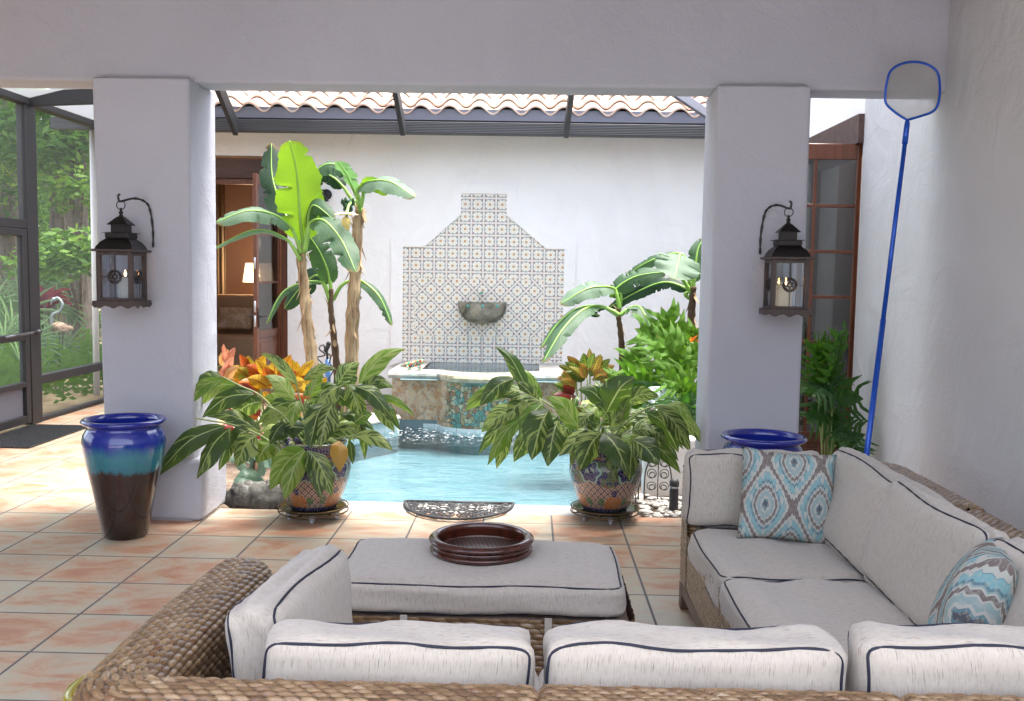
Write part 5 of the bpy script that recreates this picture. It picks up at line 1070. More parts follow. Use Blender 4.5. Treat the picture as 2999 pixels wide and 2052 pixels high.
def px(lst, Y):
    n = len(lst); Ys = Y if isinstance(Y, (list, tuple)) else [Y]*n
    return [onY(p[0], p[1], Ys[i] if len(Ys) == n else Ys[0]+(Ys[1]-Ys[0])*i/max(1, n-1)) for i, p in enumerate(lst)]
def W_(p, Y): return p*Y/2177
# --- banana plants
def banana(label, x, Yt, trunk, r0, r1, mat, leaves, extra=None, sheaths=10):
    pts = px(trunk, Yt); q = pts[-1].copy(); pts.append(np.array([q[0], q[1], 0-.05])) if q[2] > 0 else None
    t = thing('banana_plant', (pts[-1][0], Yt, 0), label, 'banana plant', 'banana plants by the pool'); sp = spline(pts, 30); rr = np.linspace(r0, r1, 30)*(1+.10*np.sin(np.arange(30)*1.9))
    b = MB().tube(sp, rr, 14, jit=.12); tk = b.build('trunk', mat, t)
    b = MB()
    for i in range(sheaths):
        k = rng.integers(1, 26); a = rng.random()*6.28; d = np.array([math.cos(a), math.sin(a), 0]); p = sp[k]+d*rr[k]*.95; L_ = .06+.10*rng.random(); dn = rng.random() < .6
        b = MB(); blade(b, [p+[0, 0, -.02 if not dn else .03], p+d*.012+[0, 0, (.04 if not dn else -.03)], p+d*(.035+.03*rng.random())+[0, 0, L_ if not dn else -L_]], .025+.02*rng.random(), nrm=d, fold=.5, prof='lance', nu=2, nv=5); b.build('dry_sheath', 'fibre', t)
    for (pet, mid, Y, wpx, m_, kw) in leaves:
        kw = dict(kw); pp = px(pet, Y[0] if isinstance(Y, tuple) else Y); mp = px(mid, (list(Y) if isinstance(Y, tuple) else Y))
        if isinstance(Y, tuple): mp = px(mid, list(Y))
        full = pp+mp if pet else mp; YY = Y[0] if isinstance(Y, tuple) else Y
        stk = spline(full, 36); b = MB().tube(stk, np.linspace(.022, .0035, 36)*kw.pop('st', 1.), 7); st = b.build('leaf_stalk', 'stalk', t)
        b = MB(); blade(b, mp, W_(wpx, YY), fold=kw.get('fold', .25), nrm=kw.get('nrm', (0, -.8, .5)), wave=kw.get('wave', .05), nu=10, nv=46, rag=kw.get('rag', .07), prof=kw.get('prof', 'ban')); b.build('leaf', m_, st)
    return t
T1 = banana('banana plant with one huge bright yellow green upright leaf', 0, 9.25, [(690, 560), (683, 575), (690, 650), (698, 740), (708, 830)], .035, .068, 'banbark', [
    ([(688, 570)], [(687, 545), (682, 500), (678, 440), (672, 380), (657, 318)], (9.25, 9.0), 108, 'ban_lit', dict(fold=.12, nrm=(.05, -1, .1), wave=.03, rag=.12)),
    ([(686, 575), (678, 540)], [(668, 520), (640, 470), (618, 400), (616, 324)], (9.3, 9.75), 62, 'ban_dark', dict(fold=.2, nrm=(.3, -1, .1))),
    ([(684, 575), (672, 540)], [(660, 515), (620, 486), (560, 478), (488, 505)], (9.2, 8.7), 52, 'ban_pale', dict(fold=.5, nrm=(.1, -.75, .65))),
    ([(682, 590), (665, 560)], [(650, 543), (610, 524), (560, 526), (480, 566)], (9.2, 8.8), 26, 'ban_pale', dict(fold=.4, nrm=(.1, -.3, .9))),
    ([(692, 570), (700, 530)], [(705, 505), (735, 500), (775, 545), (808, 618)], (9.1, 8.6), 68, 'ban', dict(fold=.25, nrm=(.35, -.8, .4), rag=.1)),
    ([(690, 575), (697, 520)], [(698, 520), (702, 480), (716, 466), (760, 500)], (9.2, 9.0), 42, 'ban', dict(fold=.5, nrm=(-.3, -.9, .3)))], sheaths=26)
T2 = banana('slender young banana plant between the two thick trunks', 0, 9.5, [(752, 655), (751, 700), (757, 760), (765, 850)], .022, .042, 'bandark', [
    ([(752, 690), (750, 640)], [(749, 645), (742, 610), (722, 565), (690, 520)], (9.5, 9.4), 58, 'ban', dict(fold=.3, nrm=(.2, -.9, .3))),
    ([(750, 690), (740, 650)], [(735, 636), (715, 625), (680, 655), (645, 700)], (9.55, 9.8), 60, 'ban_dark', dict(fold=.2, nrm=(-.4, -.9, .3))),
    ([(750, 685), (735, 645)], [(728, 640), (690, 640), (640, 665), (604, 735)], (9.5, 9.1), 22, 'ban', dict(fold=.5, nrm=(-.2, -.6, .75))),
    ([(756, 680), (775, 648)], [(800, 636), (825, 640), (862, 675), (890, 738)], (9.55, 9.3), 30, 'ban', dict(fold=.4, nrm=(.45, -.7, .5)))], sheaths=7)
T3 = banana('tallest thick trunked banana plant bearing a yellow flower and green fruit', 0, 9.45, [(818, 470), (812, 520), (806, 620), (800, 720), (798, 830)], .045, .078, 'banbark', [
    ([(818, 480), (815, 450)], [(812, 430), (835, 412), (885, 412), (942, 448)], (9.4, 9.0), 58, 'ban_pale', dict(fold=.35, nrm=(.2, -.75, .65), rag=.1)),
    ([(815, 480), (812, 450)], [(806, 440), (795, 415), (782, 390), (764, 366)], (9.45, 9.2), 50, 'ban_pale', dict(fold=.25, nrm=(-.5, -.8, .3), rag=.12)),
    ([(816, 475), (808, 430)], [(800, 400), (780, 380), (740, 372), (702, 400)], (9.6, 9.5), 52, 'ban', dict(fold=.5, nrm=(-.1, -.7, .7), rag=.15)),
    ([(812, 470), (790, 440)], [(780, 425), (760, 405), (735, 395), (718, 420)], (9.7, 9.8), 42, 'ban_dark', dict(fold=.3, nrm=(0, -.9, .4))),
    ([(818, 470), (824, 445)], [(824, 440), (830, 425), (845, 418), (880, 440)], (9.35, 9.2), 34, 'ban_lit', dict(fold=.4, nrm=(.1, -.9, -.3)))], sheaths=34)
fl = MB(); q = onY(786, 492, 8.5); fl.tube(spline([onY(815, 470, 9.45), onY(806, 455, 9.1), onY(792, 465, 8.7), q], 10), .012, 8)
fl.build('fruit_stalk', 'stalk', T3); fl = MB().tube(spline([q, q+[.0, 0, -.05], q+[.015, 0, -.12]], 8), [.02, .035, .042, .042, .038, .03, .02, .006], 12)
for a in (0, 1.3, 2.4, 3.6, 5): blade(fl, [q+[0, 0, .03], q+[.05*math.cos(a), .05*math.sin(a), .04], q+[.11*math.cos(a), .11*math.sin(a), .02]], .06, nrm=(0, 0, 1), fold=.5, prof='oval', nu=4, nv=6)
fl.build('flower', 'bananaflower', T3); fr = MB()
for i in range(22): p = onY(776+rng.random()*26, 458+rng.random()*22, 8.8+rng.random()*.15); fr.tube(spline([p, p+[.01, -.03, .02], p+[.012, -.04, .05]], 5), [.008, .014, .014, .011, .004], 7)
fr.build('fruit', 'fruit', T3)
T4 = banana('small dark stemmed banana plant with drooping grey green leaves right of the fountain', 0, 9.3, [(1405, 700), (1404, 720), (1409, 760), (1412, 830)], .02, .036, 'bandark', [
    ([(1405, 715), (1390, 705)], [(1357, 694), (1320, 705), (1275, 750), (1232, 822)], (9.2, 8.5), 46, 'ban', dict(fold=.35, nrm=(-.35, -.7, .6))),
    ([(1403, 715), (1380, 700)], [(1350, 694), (1310, 700), (1265, 735), (1227, 790)], (9.3, 8.9), 26, 'ban', dict(fold=.4, nrm=(-.2, -.5, .8))),
    ([(1406, 700), (1400, 670)], [(1394, 655), (1370, 650), (1330, 656), (1272, 690)], (9.3, 9.0), 52, 'ban_pale', dict(fold=.3, nrm=(.0, -.75, .7))),
    ([(1406, 700), (1408, 665)], [(1385, 672), (1410, 645), (1450, 625), (1512, 616)], (9.35, 9.3), 52, 'ban', dict(fold=.35, nrm=(.1, -.8, .6), rag=.12)),
    ([(1408, 715), (1420, 705)], [(1425, 700), (1448, 695), (1462, 710), (1478, 745)], (9.25, 8.9), 66, 'ban', dict(fold=.3, nrm=(.5, -.8, .5), rag=.15)),
    ([(1402, 715), (1378, 700)], [(1375, 698), (1360, 700), (1345, 712), (1362, 716)], (9.3, 9.3), 14, 'ban_dark', dict())], sheaths=5)
T5 = banana('banana plant partly hidden behind the right column with a pale fan shaped leaf', 0, 9.0, [(1573, 650), (1571, 690), (1568, 740), (1567, 800)], .03, .045, 'bandark', [
    ([(1572, 670), (1545, 625), (1538, 600)], [(1543, 577), (1540, 592), (1535, 612), (1530, 634)], (9.0, 8.7), 116, 'ban_pale', dict(fold=.12, nrm=(0, -1, .25), prof='oval')),
    ([(1570, 680), (1555, 668)], [(1562, 657), (1510, 640), (1450, 660), (1378, 700)], (9.1, 9.4), 38, 'ban_dark', dict(fold=.3, nrm=(-.1, -.8, .5), rag=.15)),
    ([(1572, 670), (1560, 620)], [(1548, 577), (1500, 583), (1460, 600), (1418, 628)], (9.3, 9.6), 32, 'ban', dict(fold=.3, nrm=(0, -.8, .6))),
    ([(1573, 665), (1575, 620)], [(1576, 640), (1580, 590), (1586, 560), (1600, 540)], (9.1, 9.2), 40, 'ban', dict())], sheaths=4)
# --- variegated ginger in the pots
def ginger(name, c, label, conv, Y0, canes, leaves, fillers, nfill):
    t = thing(name, (*c, .46), label, 'potted plant', 'variegated ginger plants in the mosaic pots'); b = MB()
    root = lambda: np.array([c[0]+(rng.random()-.5)*.16, c[1]+(rng.random()-.5)*.16, .44])
    for cn in canes:
        Yc = Y0+(rng.random()-.5)*.12; P = [root()]+[onY(*conv(*p), Yc) for p in cn]; b.tube(spline(P, 18), np.linspace(.0085, .0045, 18), 7)
    b.build('canes', 'cane', t); b = MB()
    for L_ in leaves:
        bx, by, tx, ty, wp = L_[:5]; dY = L_[5] if len(L_) > 5 else (rng.random()-.5)*.22; rn = L_[6] if len(L_) > 6 else rng.random()*.94
        A, B = onY(*conv(bx, by), Y0+dY*.6), onY(*conv(tx, ty), Y0+dY); ln = np.linalg.norm(B-A); M = (A+B)/2+np.array([0, -.04*ln, .14*ln+.02*rng.random()]) ; d = nrmz(B-A)
        n_ = np.array([rng.normal()*.35, -.85, .45+rng.normal()*.2]); wp_m = wp*CONV*Y0/2177
        blade(b, [A, A*.6+M*.4+[0, 0, .02*ln], M, M*.35+B*.65+[0, 0, .03*ln], B], wp_m*1.5, nrm=n_, fold=.12+.35*rng.random(), prof='lance', nu=6, nv=14, wave=.06, rnd=rn)
    for i in range(nfill):
        (fx, fy, fr) = fillers[rng.integers(len(fillers))]; a = rng.random()*6.28; x, y = fx+fr*rng.random()*math.cos(a), fy+fr*rng.random()*math.sin(a); ln = (.16+.12*rng.random()); A = onY(*conv(x, y), Y0+.12+rng.random()*.25)
        d = np.array([rng.normal()*.8, rng.normal()*.6, .1+rng.normal()*.6]); d = nrmz(d)*ln; B = A+d+[0, 0, -.10]; M = (A+B)/2+[0, 0, .05]
        blade(b, [A, M, B], .05+.03*rng.random(), nrm=(rng.normal()*.5, -.7, .6), fold=.35, prof='lance', nu=4, nv=9, rnd=rng.random()*.94)
    b.build('leaves', 'ginger', t); return t
CONV = .29243
g4 = lambda x, y: (348.7+x*.29243, 736.2+y*.29243); g7 = lambda x, y: (1007.4+x*.34124, 697.5+y*.34124)
ginger('ginger_plant', PL, 'sprawling variegated ginger plant in the left mosaic pot', g4, 6.12,
    [[(1020, 990), (830, 860), (620, 780), (430, 745), (200, 705)], [(1100, 850), (850, 570), (680, 480), (530, 405)], [(1180, 730), (1130, 560), (1105, 440)], [(1220, 800), (1350, 600), (1450, 480), (1520, 440)], [(1200, 900), (1190, 970)], [(1300, 850), (1500, 700), (1640, 560), (1700, 540)], [(1280, 950), (1450, 880), (1560, 860)], [(1180, 850), (1170, 650), (1260, 420)], [(1150, 900), (1000, 700), (860, 620)]],
    [(560, 790, 10, 1200, 120, -.25), (600, 800, 335, 1200, 140, -.3), (660, 830, 505, 1135, 100), (800, 860, 640, 1105, 160, -.2, .8), (920, 920, 800, 1075, 130, -.1, .9), (830, 835, 415, 715, 100), (530, 405, 262, 550, 110), (540, 430, 235, 655, 85), (640, 465, 300, 665, 95), (780, 545, 375, 725, 125), (840, 600, 600, 745, 130), (1110, 600, 800, 780, 85), (1130, 590, 1070, 800, 75, -.3), (1115, 470, 820, 225, 60), (1090, 590, 860, 400, 105), (1100, 700, 830, 800, 75), (1130, 730, 990, 930, 65), (1000, 830, 1175, 815, 120), (1440, 480, 1280, 680, 120, -.2), (1420, 480, 1600, 300, 150, .1, .1), (1590, 460, 1955, 190, 110, .1, .93), (1400, 600, 1290, 950, 140, -.3, .1), (1330, 610, 1210, 960, 120, -.3, .15), (1500, 470, 1600, 720, 115), (1560, 480, 1845, 725, 100), (1600, 500, 1860, 490, 95), (1700, 560, 2030, 720, 45), (1750, 600, 1910, 820, 60), (1700, 650, 1870, 835, 70), (1560, 870, 1860, 980, 80, -.1, .4), (1440, 900, 1445, 1145, 95, -.3, .97), (1170, 970, 905, 1285, 140, -.42), (1180, 980, 1015, 1365, 125, -.42), (1190, 975, 1385, 1335, 130, -.42), (1195, 975, 1300, 1360, 95, -.40), (1520, 900, 1545, 1085, 45), (1210, 560, 1320, 390, 80, 0, .9), (1160, 430, 1420, 350, 75), (1250, 470, 1160, 560, 70), (1450, 700, 1710, 820, 85), (1640, 530, 1800, 430, 70), (1350, 860, 1590, 850, 85), (1240, 950, 1450, 930, 65), (900, 950, 860, 820, 95, 0, .92), (1000, 640, 860, 560, 80, .1, .9), (950, 900, 1100, 780, 80), (1480, 620, 1650, 700, 90), (1350, 760, 1240, 900, 80), (1560, 760, 1700, 700, 80), (1380, 540, 1520, 640, 90), (1240, 700, 1120, 640, 70), (1290, 560, 1200, 700, 80), (1620, 760, 1640, 1050, 50), (740, 820, 600, 960, 100), (1020, 760, 900, 930, 90)],
    [(1180, 780, 230), (1450, 720, 220), (1000, 780, 150)], 60)
CONV = .34124
ginger('ginger_plant', PR, 'sprawling variegated ginger plant in the right mosaic pot', g7, 6.25,
    [[(1000, 870), (860, 760), (690, 640), (560, 560)], [(1030, 850), (1060, 740), (1085, 680)], [(1100, 850), (1220, 760), (1330, 680), (1450, 650), (1560, 680)], [(950, 860), (760, 740), (640, 640)], [(1140, 860), (1220, 720), (1265, 600)], [(1045, 870), (1045, 835)], [(1180, 880), (1250, 880)]],
    [(470, 475, 240, 655, 100, -.1), (470, 590, 145, 640, 65, 0, .93), (460, 560, 140, 688, 85, 0, .9), (660, 640, 330, 590, 95, 0, .1), (560, 560, 335, 260, 70, .1), (650, 630, 440, 400, 60, .2), (620, 640, 480, 500, 80, 0, .2), (530, 700, 250, 830, 105), (480, 740, 230, 975, 70), (540, 720, 290, 1050, 80), (450, 830, 350, 1072, 70, 0, .1), (660, 640, 505, 905, 120, -.2, .85), (700, 680, 585, 1015, 150, -.3), (760, 750, 690, 1058, 120, -.3), (620, 820, 465, 1028, 95, 0, .2), (840, 770, 750, 965, 100, -.1, .1), (910, 820, 678, 600, 100, -.1, .93), (1080, 700, 1275, 470, 150, -.1, .7), (1075, 650, 890, 550, 80), (1100, 660, 1000, 480, 80, .2), (1040, 830, 765, 988, 110, -.3), (1045, 838, 905, 1092, 130, -.4, .2), (1060, 832, 1225, 1110, 140, -.4, .3), (1250, 930, 1235, 1152, 120, -.3, .2), (1120, 900, 1145, 1155, 80, -.2), (1250, 880, 1430, 1050, 120, -.3, .6), (1300, 900, 1575, 1105, 70, 0, .85), (1400, 660, 1745, 935, 70), (1420, 670, 1640, 965, 90), (1350, 700, 1560, 965, 95), (1300, 750, 1500, 1005, 95), (1480, 650, 1660, 770, 55), (1250, 820, 1410, 840, 90, -.1, .1), (1040, 740, 930, 700, 85), (1170, 770, 1235, 590, 60, -.1, .85), (1200, 640, 1430, 600, 85), (1030, 780, 880, 660, 80), (1110, 800, 1200, 680, 80), (1180, 850, 1330, 960, 90, 0, .1), (960, 820, 870, 900, 90), (1000, 700, 900, 800, 80), (1330, 800, 1480, 900, 80), (1100, 740, 1000, 640, 70, .1), (1180, 860, 1290, 1000, 80, -.1, .9), (1440, 700, 1600, 850, 80), (760, 720, 640, 880, 100), (560, 620, 420, 760, 90), (1380, 860, 1560, 1020, 80, .1, .15)],
    [(1060, 760, 200), (1250, 800, 180), (900, 740, 100)], 54)
# --- lobed philodendron leaves
def phil_leaf(b, stem, base, tip, wpx_m, nrm, lobes=6, rnd=None):
    base, tip = np.array(base), np.array(tip); d = tip-base; ln = np.linalg.norm(d); T = d/ln; n_ = nrmz(nrm); S = nrmz(np.cross(T, n_)); Nn = np.cross(S, T); rn = rng.random() if rnd is None else rnd
    mid = lambda t: base+d*t+Nn*(.10*ln*math.sin(math.pi*t)); blade(b, [mid(0), mid(.35), mid(.7), mid(1.)], wpx_m*.40, nrm=n_, fold=.1, prof='lance', nu=4, nv=10, rnd=rn)
    for k in range(lobes):
        t = .02+.88*k/lobes; l = wpx_m*.62*math.sin(math.pi*(.22+.66*t))**.8
        for sg in (-1, 1):
            p = mid(t); ang = R(84-50*t+rng.normal()*7); dr = S*sg*math.sin(ang)+T*math.cos(ang); q2 = p+dr*l*.55+Nn*l*.06; e = q2+nrmz(dr+T*.55)*l*.48-Nn*l*.22+np.array([0, 0, -.08*l])
            blade(b, [p-dr*.015, p+dr*l*.28+Nn*l*.04, q2, e], ln*.125, nrm=n_, fold=.15, prof='oval', nu=2, nv=8, wave=.35, rnd=rn)
    if stem is not None: stem[1].tube(spline([stem[0], (stem[0]*.4+base*.6)+[0, 0, .05], base], 8), .007, 6)
def philodendron(c, label, specs, mats):
    t = thing('philodendron', (c[0], c[1], 0), label, 'plant'); sb = MB(); parts = {}; c = np.array([*c, .15])
    for bx, by, tx, ty, wp, Y, mi in [q_ for i_, q_ in enumerate(specs) if i_ % 3 != 2 or len(specs) > 20]:
        b = parts.setdefault(mi, MB()); A, B = onY(bx, by, Y), onY(tx, ty, Y-.12); phil_leaf(b, (c+[rng.normal()*.04, 0, 0], sb), A, B, W_(wp, Y)*1.2, (rng.normal()*.35, -.9, .35+rng.normal()*.2))
    sb.build('stems', 'cane', t)
    for mi, b in parts.items(): b.build('leaves', mats[mi], t)
    return t
pq = onY(1520, 900, 8.4)
specs = [(1530, 800, 1500, 695, 90, 8.6, 0), (1500, 790, 1440, 745, 90, 8.5, 0), (1520, 830, 1470, 775, 100, 8.3, 0), (1560, 800, 1575, 735, 80, 8.5, 0), (1545, 860, 1490, 760, 110, 8.0, 0), (1480, 850, 1410, 822, 90, 8.4, 0), (1500, 880, 1400, 850, 100, 8.2, 0), (1450, 870, 1430, 790, 80, 8.5, 0), (1530, 870, 1555, 790, 100, 8.0, 0), (1560, 850, 1580, 770, 100, 8.2, 0), (1470, 900, 1400, 880, 80, 8.2, 0), (1520, 900, 1450, 910, 100, 7.9, 1), (1540, 900, 1480, 925, 90, 7.7, 2), (1560, 880, 1500, 860, 100, 7.8, 0), (1570, 920, 1540, 860, 100, 7.8, 0), (1560, 930, 1500, 960, 90, 7.6, 1), (1575, 960, 1520, 990, 90, 7.5, 1), (1590, 900, 1560, 990, 100, 7.6, 1), (1450, 930, 1390, 930, 80, 8.2, 0), (1500, 960, 1450, 990, 90, 7.7, 1), (1540, 820, 1480, 720, 70, 8.7, 0), (1590, 980, 1550, 1040, 90, 7.5, 1), (1430, 900, 1370, 860, 70, 8.6, 0), (1580, 830, 1530, 740, 90, 8.8, 0), (1560, 1000, 1500, 1040, 90, 7.6, 1), (1470, 990, 1430, 1040, 80, 7.7, 1), (1500, 1020, 1560, 1080, 90, 7.5, 1)]
MAT['silver'] = MAT['grey_leaf']
n_ = N('weathered_silver_leaf'); MAT['sil2'] = n_.fin(n_.mix(n_.step(n_.noise(sc=30, det=4), .4, .6), (.35, .42, .42), (.62, .70, .72)), .6)
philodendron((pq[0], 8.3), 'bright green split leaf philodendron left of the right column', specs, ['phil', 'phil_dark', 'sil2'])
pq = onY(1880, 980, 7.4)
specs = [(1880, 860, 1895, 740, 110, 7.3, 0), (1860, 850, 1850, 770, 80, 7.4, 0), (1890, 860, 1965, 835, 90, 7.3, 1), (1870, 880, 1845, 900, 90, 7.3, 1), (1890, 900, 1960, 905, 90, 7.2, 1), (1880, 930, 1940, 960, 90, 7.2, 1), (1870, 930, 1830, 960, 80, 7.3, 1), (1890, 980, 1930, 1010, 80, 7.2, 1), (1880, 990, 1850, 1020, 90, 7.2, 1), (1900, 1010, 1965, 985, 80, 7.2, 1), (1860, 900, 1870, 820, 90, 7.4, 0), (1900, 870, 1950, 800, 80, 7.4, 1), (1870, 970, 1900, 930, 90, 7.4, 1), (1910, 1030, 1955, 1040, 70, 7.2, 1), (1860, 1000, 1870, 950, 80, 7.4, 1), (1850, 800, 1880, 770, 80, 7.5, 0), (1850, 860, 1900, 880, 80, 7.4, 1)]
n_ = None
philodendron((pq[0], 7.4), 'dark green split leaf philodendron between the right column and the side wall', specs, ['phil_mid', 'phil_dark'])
# --- crotons
def croton(c, label, parts, stem_n=5):
    t = thing('croton', (c[0], c[1], 0), label, 'plant', 'croton shrubs around the pool'); sb = MB(); c3 = np.array([c[0], c[1], -.03])
    for mat_, lst in parts:
        b = MB()
        for (bx, by, tx, ty, wp, Y) in lst:
            A, B = onY(bx, by, Y), onY(tx, ty, Y-.08); ln = np.linalg.norm(B-A); blade(b, [A, (A+B)/2+[0, -.08*ln, .08*ln], B], W_(wp, Y), nrm=(rng.normal()*.3, -.9, .3), fold=.35, prof='oval', nu=4, nv=10, wave=.05)
        b.build('leaves', mat_, t)
        for (bx, by, tx, ty, wp, Y) in lst[::4]: sb.tube(spline([c3+[rng.normal()*.03, 0, 0], onY(bx, by, Y)+[0, 0, -.1], onY(bx, by, Y)], 6), .008, 6)
    sb.build('stems', 'cane', t); return t
def rosette(n, cx, cy, r, l, w_, Y, a0=-180, a1=0, flat=.9):
    out = []
    for i in range(n):
        a = R(a0+(a1-a0)*(i+.5+.5*rng.normal()*.5)/n); k = .2+.8*rng.random(); x, y = cx+r*k*math.cos(a), cy+r*k*flat*math.sin(a); out.append((x, y, x+l*math.cos(a)*(.7+.5*rng.random()), y+l*math.sin(a)*(.7+.4*rng.random()), w_*(.8+.4*rng.random()), Y+(rng.random()-.6)*.3))
    return out
cq = onY(620, 900, 8.2)
croton((cq[0], 8.2), 'orange and yellow croton shrub below the open door', [('croton', rosette(20, 625, 885, 45, 58, 34, 8.2)+rosette(12, 575, 870, 30, 50, 32, 8.3)+rosette(10, 665, 875, 25, 52, 30, 8.2)+rosette(8, 715, 905, 20, 40, 28, 8.0)+rosette(10, 620, 930, 70, 40, 30, 8.1, -200, 20)), ('croton_pink', [(508, 840, 534, 788, 30, 8.1), (508, 825, 507, 780, 26, 8.1), (510, 860, 540, 832, 24, 8.0), (502, 870, 522, 822, 28, 8.05), (500, 830, 518, 792, 24, 8.15), (512, 850, 530, 810, 24, 8.02)]), ('croton_red', rosette(16, 620, 960, 90, 45, 26, 7.9, 0, 360))])
cq = onY(1325, 880, 8.9)
croton((cq[0], 8.9), 'dark green and maroon croton shrub at the right end of the fountain', [('croton_green', rosette(22, 1335, 865, 38, 48, 22, 8.9, -180, 10)+rosette(10, 1320, 890, 40, 45, 24, 8.8, 120, 240)), ('croton_red', rosette(12, 1320, 905, 25, 40, 26, 8.8, 60, 230)), ('croton', rosette(5, 1568, 780, 8, 18, 9, 8.3))])
# --- low grey plants and rocks at the left column foot
cq = onY(575, 1100, 7.0); t = thing('bromeliad', (cq[0], 7.0, 0), 'low dark grey green leafy plant among the rocks beside the left column', 'plant'); b = MB()
for (bx, by, tx, ty, w_) in [(600, 1090, 530, 1090, 46), (600, 1080, 560, 1040, 50), (620, 1100, 660, 1060, 50), (590, 1110, 540, 1130, 40), (610, 1110, 585, 1150, 44), (640, 1100, 640, 1155, 44), (570, 1080, 520, 1140, 30), (640, 1080, 690, 1110, 50), (600, 1060, 620, 1010, 50), (560, 1060, 520, 1050, 40), (660, 1070, 700, 1040, 50), (560, 1050, 590, 1000, 50), (640, 1040, 600, 1000, 50), (560, 1120, 518, 1158, 20)]:
    Y = 6.9+rng.random()*.3; A, B = onY(bx, by, Y), onY(tx, ty, Y-.15); blade(b, [A, (A+B)/2+[0, -.04, .06], B], W_(w_, Y), fold=.3, prof='oval', nu=4, nv=10)
b.build('leaves', 'grey_leaf', t); MB().tube([(cq[0], 7.05, -.04), (cq[0], 7.05, .2)], .02).build('stem', 'bandark', t)
def rock(c, r, label, sd):
    b = MB(); n, m = 18, 12; P = np.zeros((m+1, n, 3)); g_ = np.random.default_rng(sd)
    ph = g_.random(6)*6
    for i in range(m+1):
        for j in range(n):
            th_, a = math.pi*i/m, 2*math.pi*j/n; k = 1+.16*math.sin(3*a+ph[0])*math.sin(2*th_+ph[1])+.12*math.sin(5*a+ph[2]+3*th_)+.07*math.sin(9*th_+4*a+ph[3]); k = round(k*9)/9*.6+k*.4
            P[i, j] = (c[0]+r[0]*k*math.sin(th_)*math.cos(a), c[1]+r[1]*k*math.sin(th_)*math.sin(a), c[2]+r[2]*k*math.cos(th_))
    b.grid(P, close_v=True); tag(b.build('rock', 'rock'), label, 'rock', 'rocks at the foot of the left column')
for i, (x, y, rr, lb_) in enumerate([(545, 1140, .13, 'jagged dark rock nearest the left column'), (600, 1138, .15, 'largest dark rock between the left column and the mosaic pot'), (655, 1120, .14, 'dark rock directly behind the left mosaic pot')]):
    q = onz(x, y, .02); rock((q[0], max(q[1], 6.55), .03), (rr, rr*.8, rr*.75), lb_, i+3)

# ---------------------------------------------------------------- forest beyond the screen
def cloud(b, c, rad, n, s, up=.3):
    c = np.array(c); d = rng.normal(size=(n, 3)); d /= np.linalg.norm(d, axis=1)[:, None]; p = c+d*np.array(rad)*(rng.random(n)**.45)[:, None]
    a = rng.normal(size=(n, 3)); a[:, 2] *= .5; a /= np.linalg.norm(a, axis=1)[:, None]; h = np.cross(a, rng.normal(size=(n, 3))+[0, 0, up*3]); h /= np.maximum(1e-6, np.linalg.norm(h, axis=1))[:, None]; L_ = s*(.6+.8*rng.random(n))[:, None]
    base = rng.random(); V = np.stack([p-a*L_, p+h*L_*.35-a*L_*.1, p+a*L_, p-h*L_*.35-a*L_*.1], 1); f = [(4*i, 4*i+1, 4*i+2, 4*i+3) for i in range(n)]
    b.add(V.reshape(-1, 3), f, rnd=np.repeat(np.clip(base*.5+rng.random(n)*.5, 0, 1), 4))
def tree(px0, Y, r0, label, leans, crowns, n):
    q = onY(px0, 700, Y); t = thing('forest_tree', (q[0], Y, 0), label, 'tree', 'trees beyond the screen'); pts = [(q[0], Y, -.15), (q[0]+leans*.3, Y, 2.5), (q[0]+leans*.6, Y, 5.5), (q[0]+leans, Y, 9)]; sp = spline(pts, 20)
    b = MB().tube(sp, np.linspace(r0, r0*.5, 20)*(1+.1*rng.random(20)), 12, jit=.12)
    tk = b.build('trunk', 'bark', t); b = MB()
    for (x, y, dY, rr, nn) in crowns:
        e = onY(x, y, Y+dY); k = sp[min(19, max(2, int((e[2]-.6)/9*19)))]; lb2 = spline([k, (k+e)/2+[0, 0, .25], e], 10); b.tube(lb2, np.linspace(r0*.22, .012, 10), 6)
    b.build('limb', 'bark', tk); b = MB()
    for (x, y, dY, rr, nn) in crowns: cloud(b, onY(x, y, Y+dY), (rr*1.2, rr, rr*.6), nn, .085)
    cloud(b, (q[0]+leans, Y, 8.), (2.6, 2.6, 1.8), 2500, .16); b.build('crown', 'forest', t)
tree(146, 17, .25, 'thick trunked oak standing just left of the column', .1, [(110, 300, -2, 1.0, 700), (170, 330, -1.5, .8, 600), (60, 330, -1, 1.1, 700), (190, 260, -1, 1.0, 500), (20, 280, -.5, 1.2, 600), (140, 430, -2, .6, 250), (90, 400, 1, .9, 400)], 0)
tree(186, 15.6, .17, 'slimmer vine covered tree right beside the column edge', -.1, [(190, 420, -1, .5, 250), (130, 590, -2.2, .55, 380), (180, 560, -2, .5, 300), (200, 300, .2, .7, 300), (100, 600, -1.5, .5, 250)], 0)
tree(-260, 16, .22, 'leafy tree farthest left beyond the screen enclosure', .2, [(-200, 300, 0, 1.4, 600), (-320, 350, -.5, 1.4, 600), (-150, 420, -.5, 1.0, 400), (-380, 500, 0, 1.2, 500)], 0)
tree(20, 19, .2, 'tree far left behind the screen door', .2, [(30, 380, -1, 1.2, 600), (10, 480, 0, 1.1, 500), (70, 480, .5, 1., 450), (100, 540, 1, 1., 400)], 0)
b = MB()
for i in range(150):
    Y = 22+rng.random()*11; x = (-60+rng.random()*330) if i < 64 else -950+rng.random()*900; y = 235+rng.random()**1.0*560; cloud(b, onY(x, y, Y), (1.9, 1.8, 1.3), 150, .20)
tag(b.build('far_woods', 'forest'), 'mass of green woodland far behind the screen', kind='stuff')
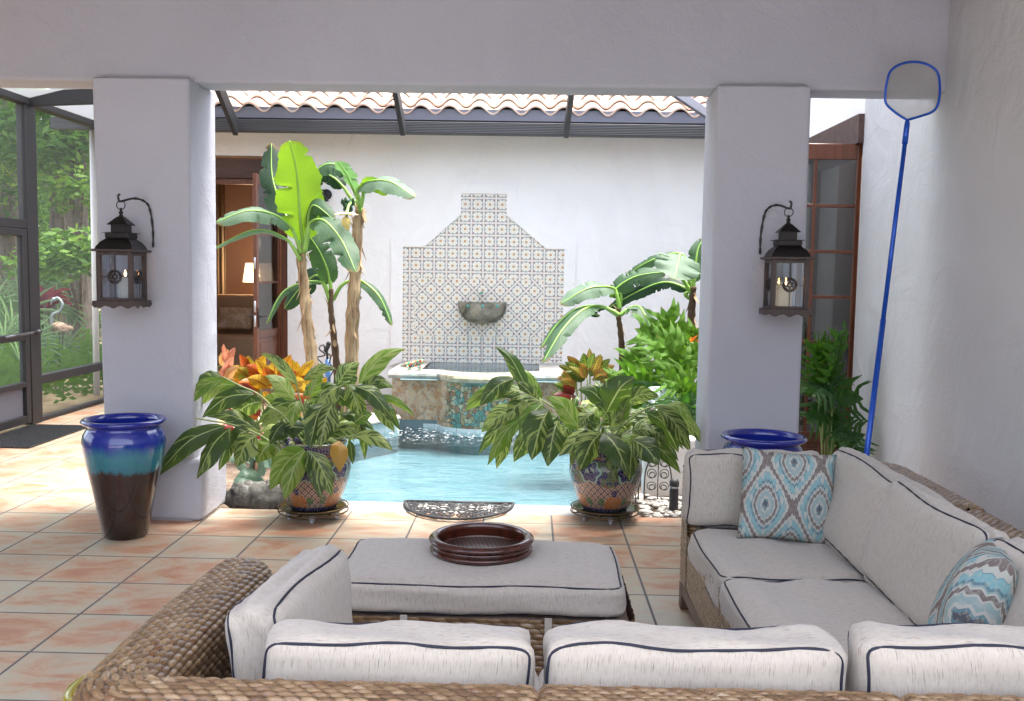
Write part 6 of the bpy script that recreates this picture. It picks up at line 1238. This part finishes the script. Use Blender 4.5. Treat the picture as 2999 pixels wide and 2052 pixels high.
def palmetto(x, y, Y, r, label):
    q = onY(x, y, Y); t = thing('palmetto', (q[0], Y, 0), label, 'plant', 'palmettos beyond the screen'); b = MB(); s_ = MB(); base = np.array([q[0], Y, -.1])
    for k in range(5):
        a0 = k*1.26+rng.random(); hub = q+np.array([.25*r*math.cos(a0), .25*r*math.sin(a0), .15*math.sin(a0*2)+.05]); s_.tube(spline([base, (base+hub)/2+[0, 0, .1], hub], 6), .012, 5); ax = nrmz([math.cos(a0), math.sin(a0)*.8-.3, .8])
        for j in range(15):
            a = R(-120+240*j/14); u = nrmz(np.cross(ax, [0.1, 1, .2])); v_ = np.cross(ax, u); d = ax*math.cos(a)*.9+u*math.sin(a); e = hub+d*r*(.8+.2*math.cos(a)); blade(b, [hub, (hub+e)/2+[0, 0, .03], e-[0, 0, .06*r]], .035*r/.6, prof='lance', nu=2, nv=5, nrm=(0, -1, .3), fold=.6)
    s_.build('stems', 'cane', t); b.build('fronds', 'palm', t)
palmetto(125, 820, 13.2, .62, 'spiky palmetto in front of the flamingo statue'); palmetto(120, 680, 15.5, .8, 'palmetto fan behind the flamingo statue'); palmetto(15, 730, 12.8, .75, 'large palmetto seen through the screen door'); palmetto(40, 800, 12.2, .6, 'low palmetto at the bottom of the screen door')
cq = onY(102, 690, 14.6); t = thing('cordyline', (cq[0], 14.6, 0), 'dark red leaved plant left of the flamingo head', 'plant'); b = MB()
for i in range(22):
    a = rng.random()*6.28; e = cq+np.array([.42*math.cos(a), .3*math.sin(a), -.05+.4*rng.random()]); blade(b, [cq+[0, 0, -.1], (cq+e)/2+[0, 0, .08], e], .10, prof='lance', nu=2, nv=6)
b.build('leaves', 'redleaf', t); MB().tube([(cq[0], 14.6, -.15), cq], .02).build('stem', 'bark', t)
# flamingo
fY = 12.6; A = lambda x, y, dY=0: onY(x, y, fY+dY); t = thing('flamingo_statue', (A(137, 850)[0], fY, 0), 'weathered metal flamingo garden statue among the palmettos', 'statue')
MB().tube(spline([A(118, 738), A(119, 715), A(135, 706), A(142, 690), A(132, 676), A(122, 678)], 24), np.linspace(.022, .015, 24), 8).build('neck', 'fneck', t)
h = MB(); h.ball(A(123, 679), (.035, .025, .028)); h.tube(spline([A(122, 679), A(117, 684), A(116, 693)], 6), [.018, .018, .016, .013, .009, .003], 8); h.build('head', 'fneck', t)
b = MB().tube(spline([A(118, 745), A(130, 742), A(143, 744), A(156, 752)], 12), [.03, .07, .09, .10, .105, .105, .10, .09, .07, .05, .03, .01], 12, flat=.7)
for i in range(30): p = A(122+rng.random()*30, 738+rng.random()*12, -.05-.04*rng.random()); blade(b, [p, p+[.04, 0, .0], p+[.09, 0, -.03]], .05, nrm=(0, -1, .5), prof='oval', nu=2, nv=4)
b.build('body', 'fleather', t)
for x in (134, 142): MB().tube([A(x, 752), A(x+1, 800), (A(x, 800)[0], fY, -.14)], .009, 6).build('leg', 'bark', t)
# fern mass
b = MB()
for i in range(330):
    u_ = rng.random(); X = -5.68-rng.random()**1.3*2.4; Y = (9.0+rng.random()*4.5) if i < 230 else (5.5+rng.random()*3.5); h_ = .35+.5*rng.random()
    if X > -5.9 and Y < 9.9 and rng.random() < .3: continue
    a = rng.random()*6.28; c = np.array([X, Y, -.12]); e = c+np.array([.42*math.cos(a), .42*math.sin(a), h_]); sp = spline([c, (c+e)/2+[0, 0, .12], e], 9)
    for k in range(1, 9):
        for sg in (-1, 1):
            d = np.array([-math.sin(a), math.cos(a), .15])*sg; l_ = .13*math.sin(math.pi*(k+1)/10.5)+.03; p = sp[k]; v = [p, p+d*l_*.5+np.array([0, 0, .035]), p+d*l_, p+d*l_*.5-np.array([0, 0, .02])]; b.add(v, [(0, 1, 2, 3)], rnd=rng.random()*.8)
tag(b.build('ferns', 'fern'), 'bank of bright green ferns outside the screen base', kind='stuff')
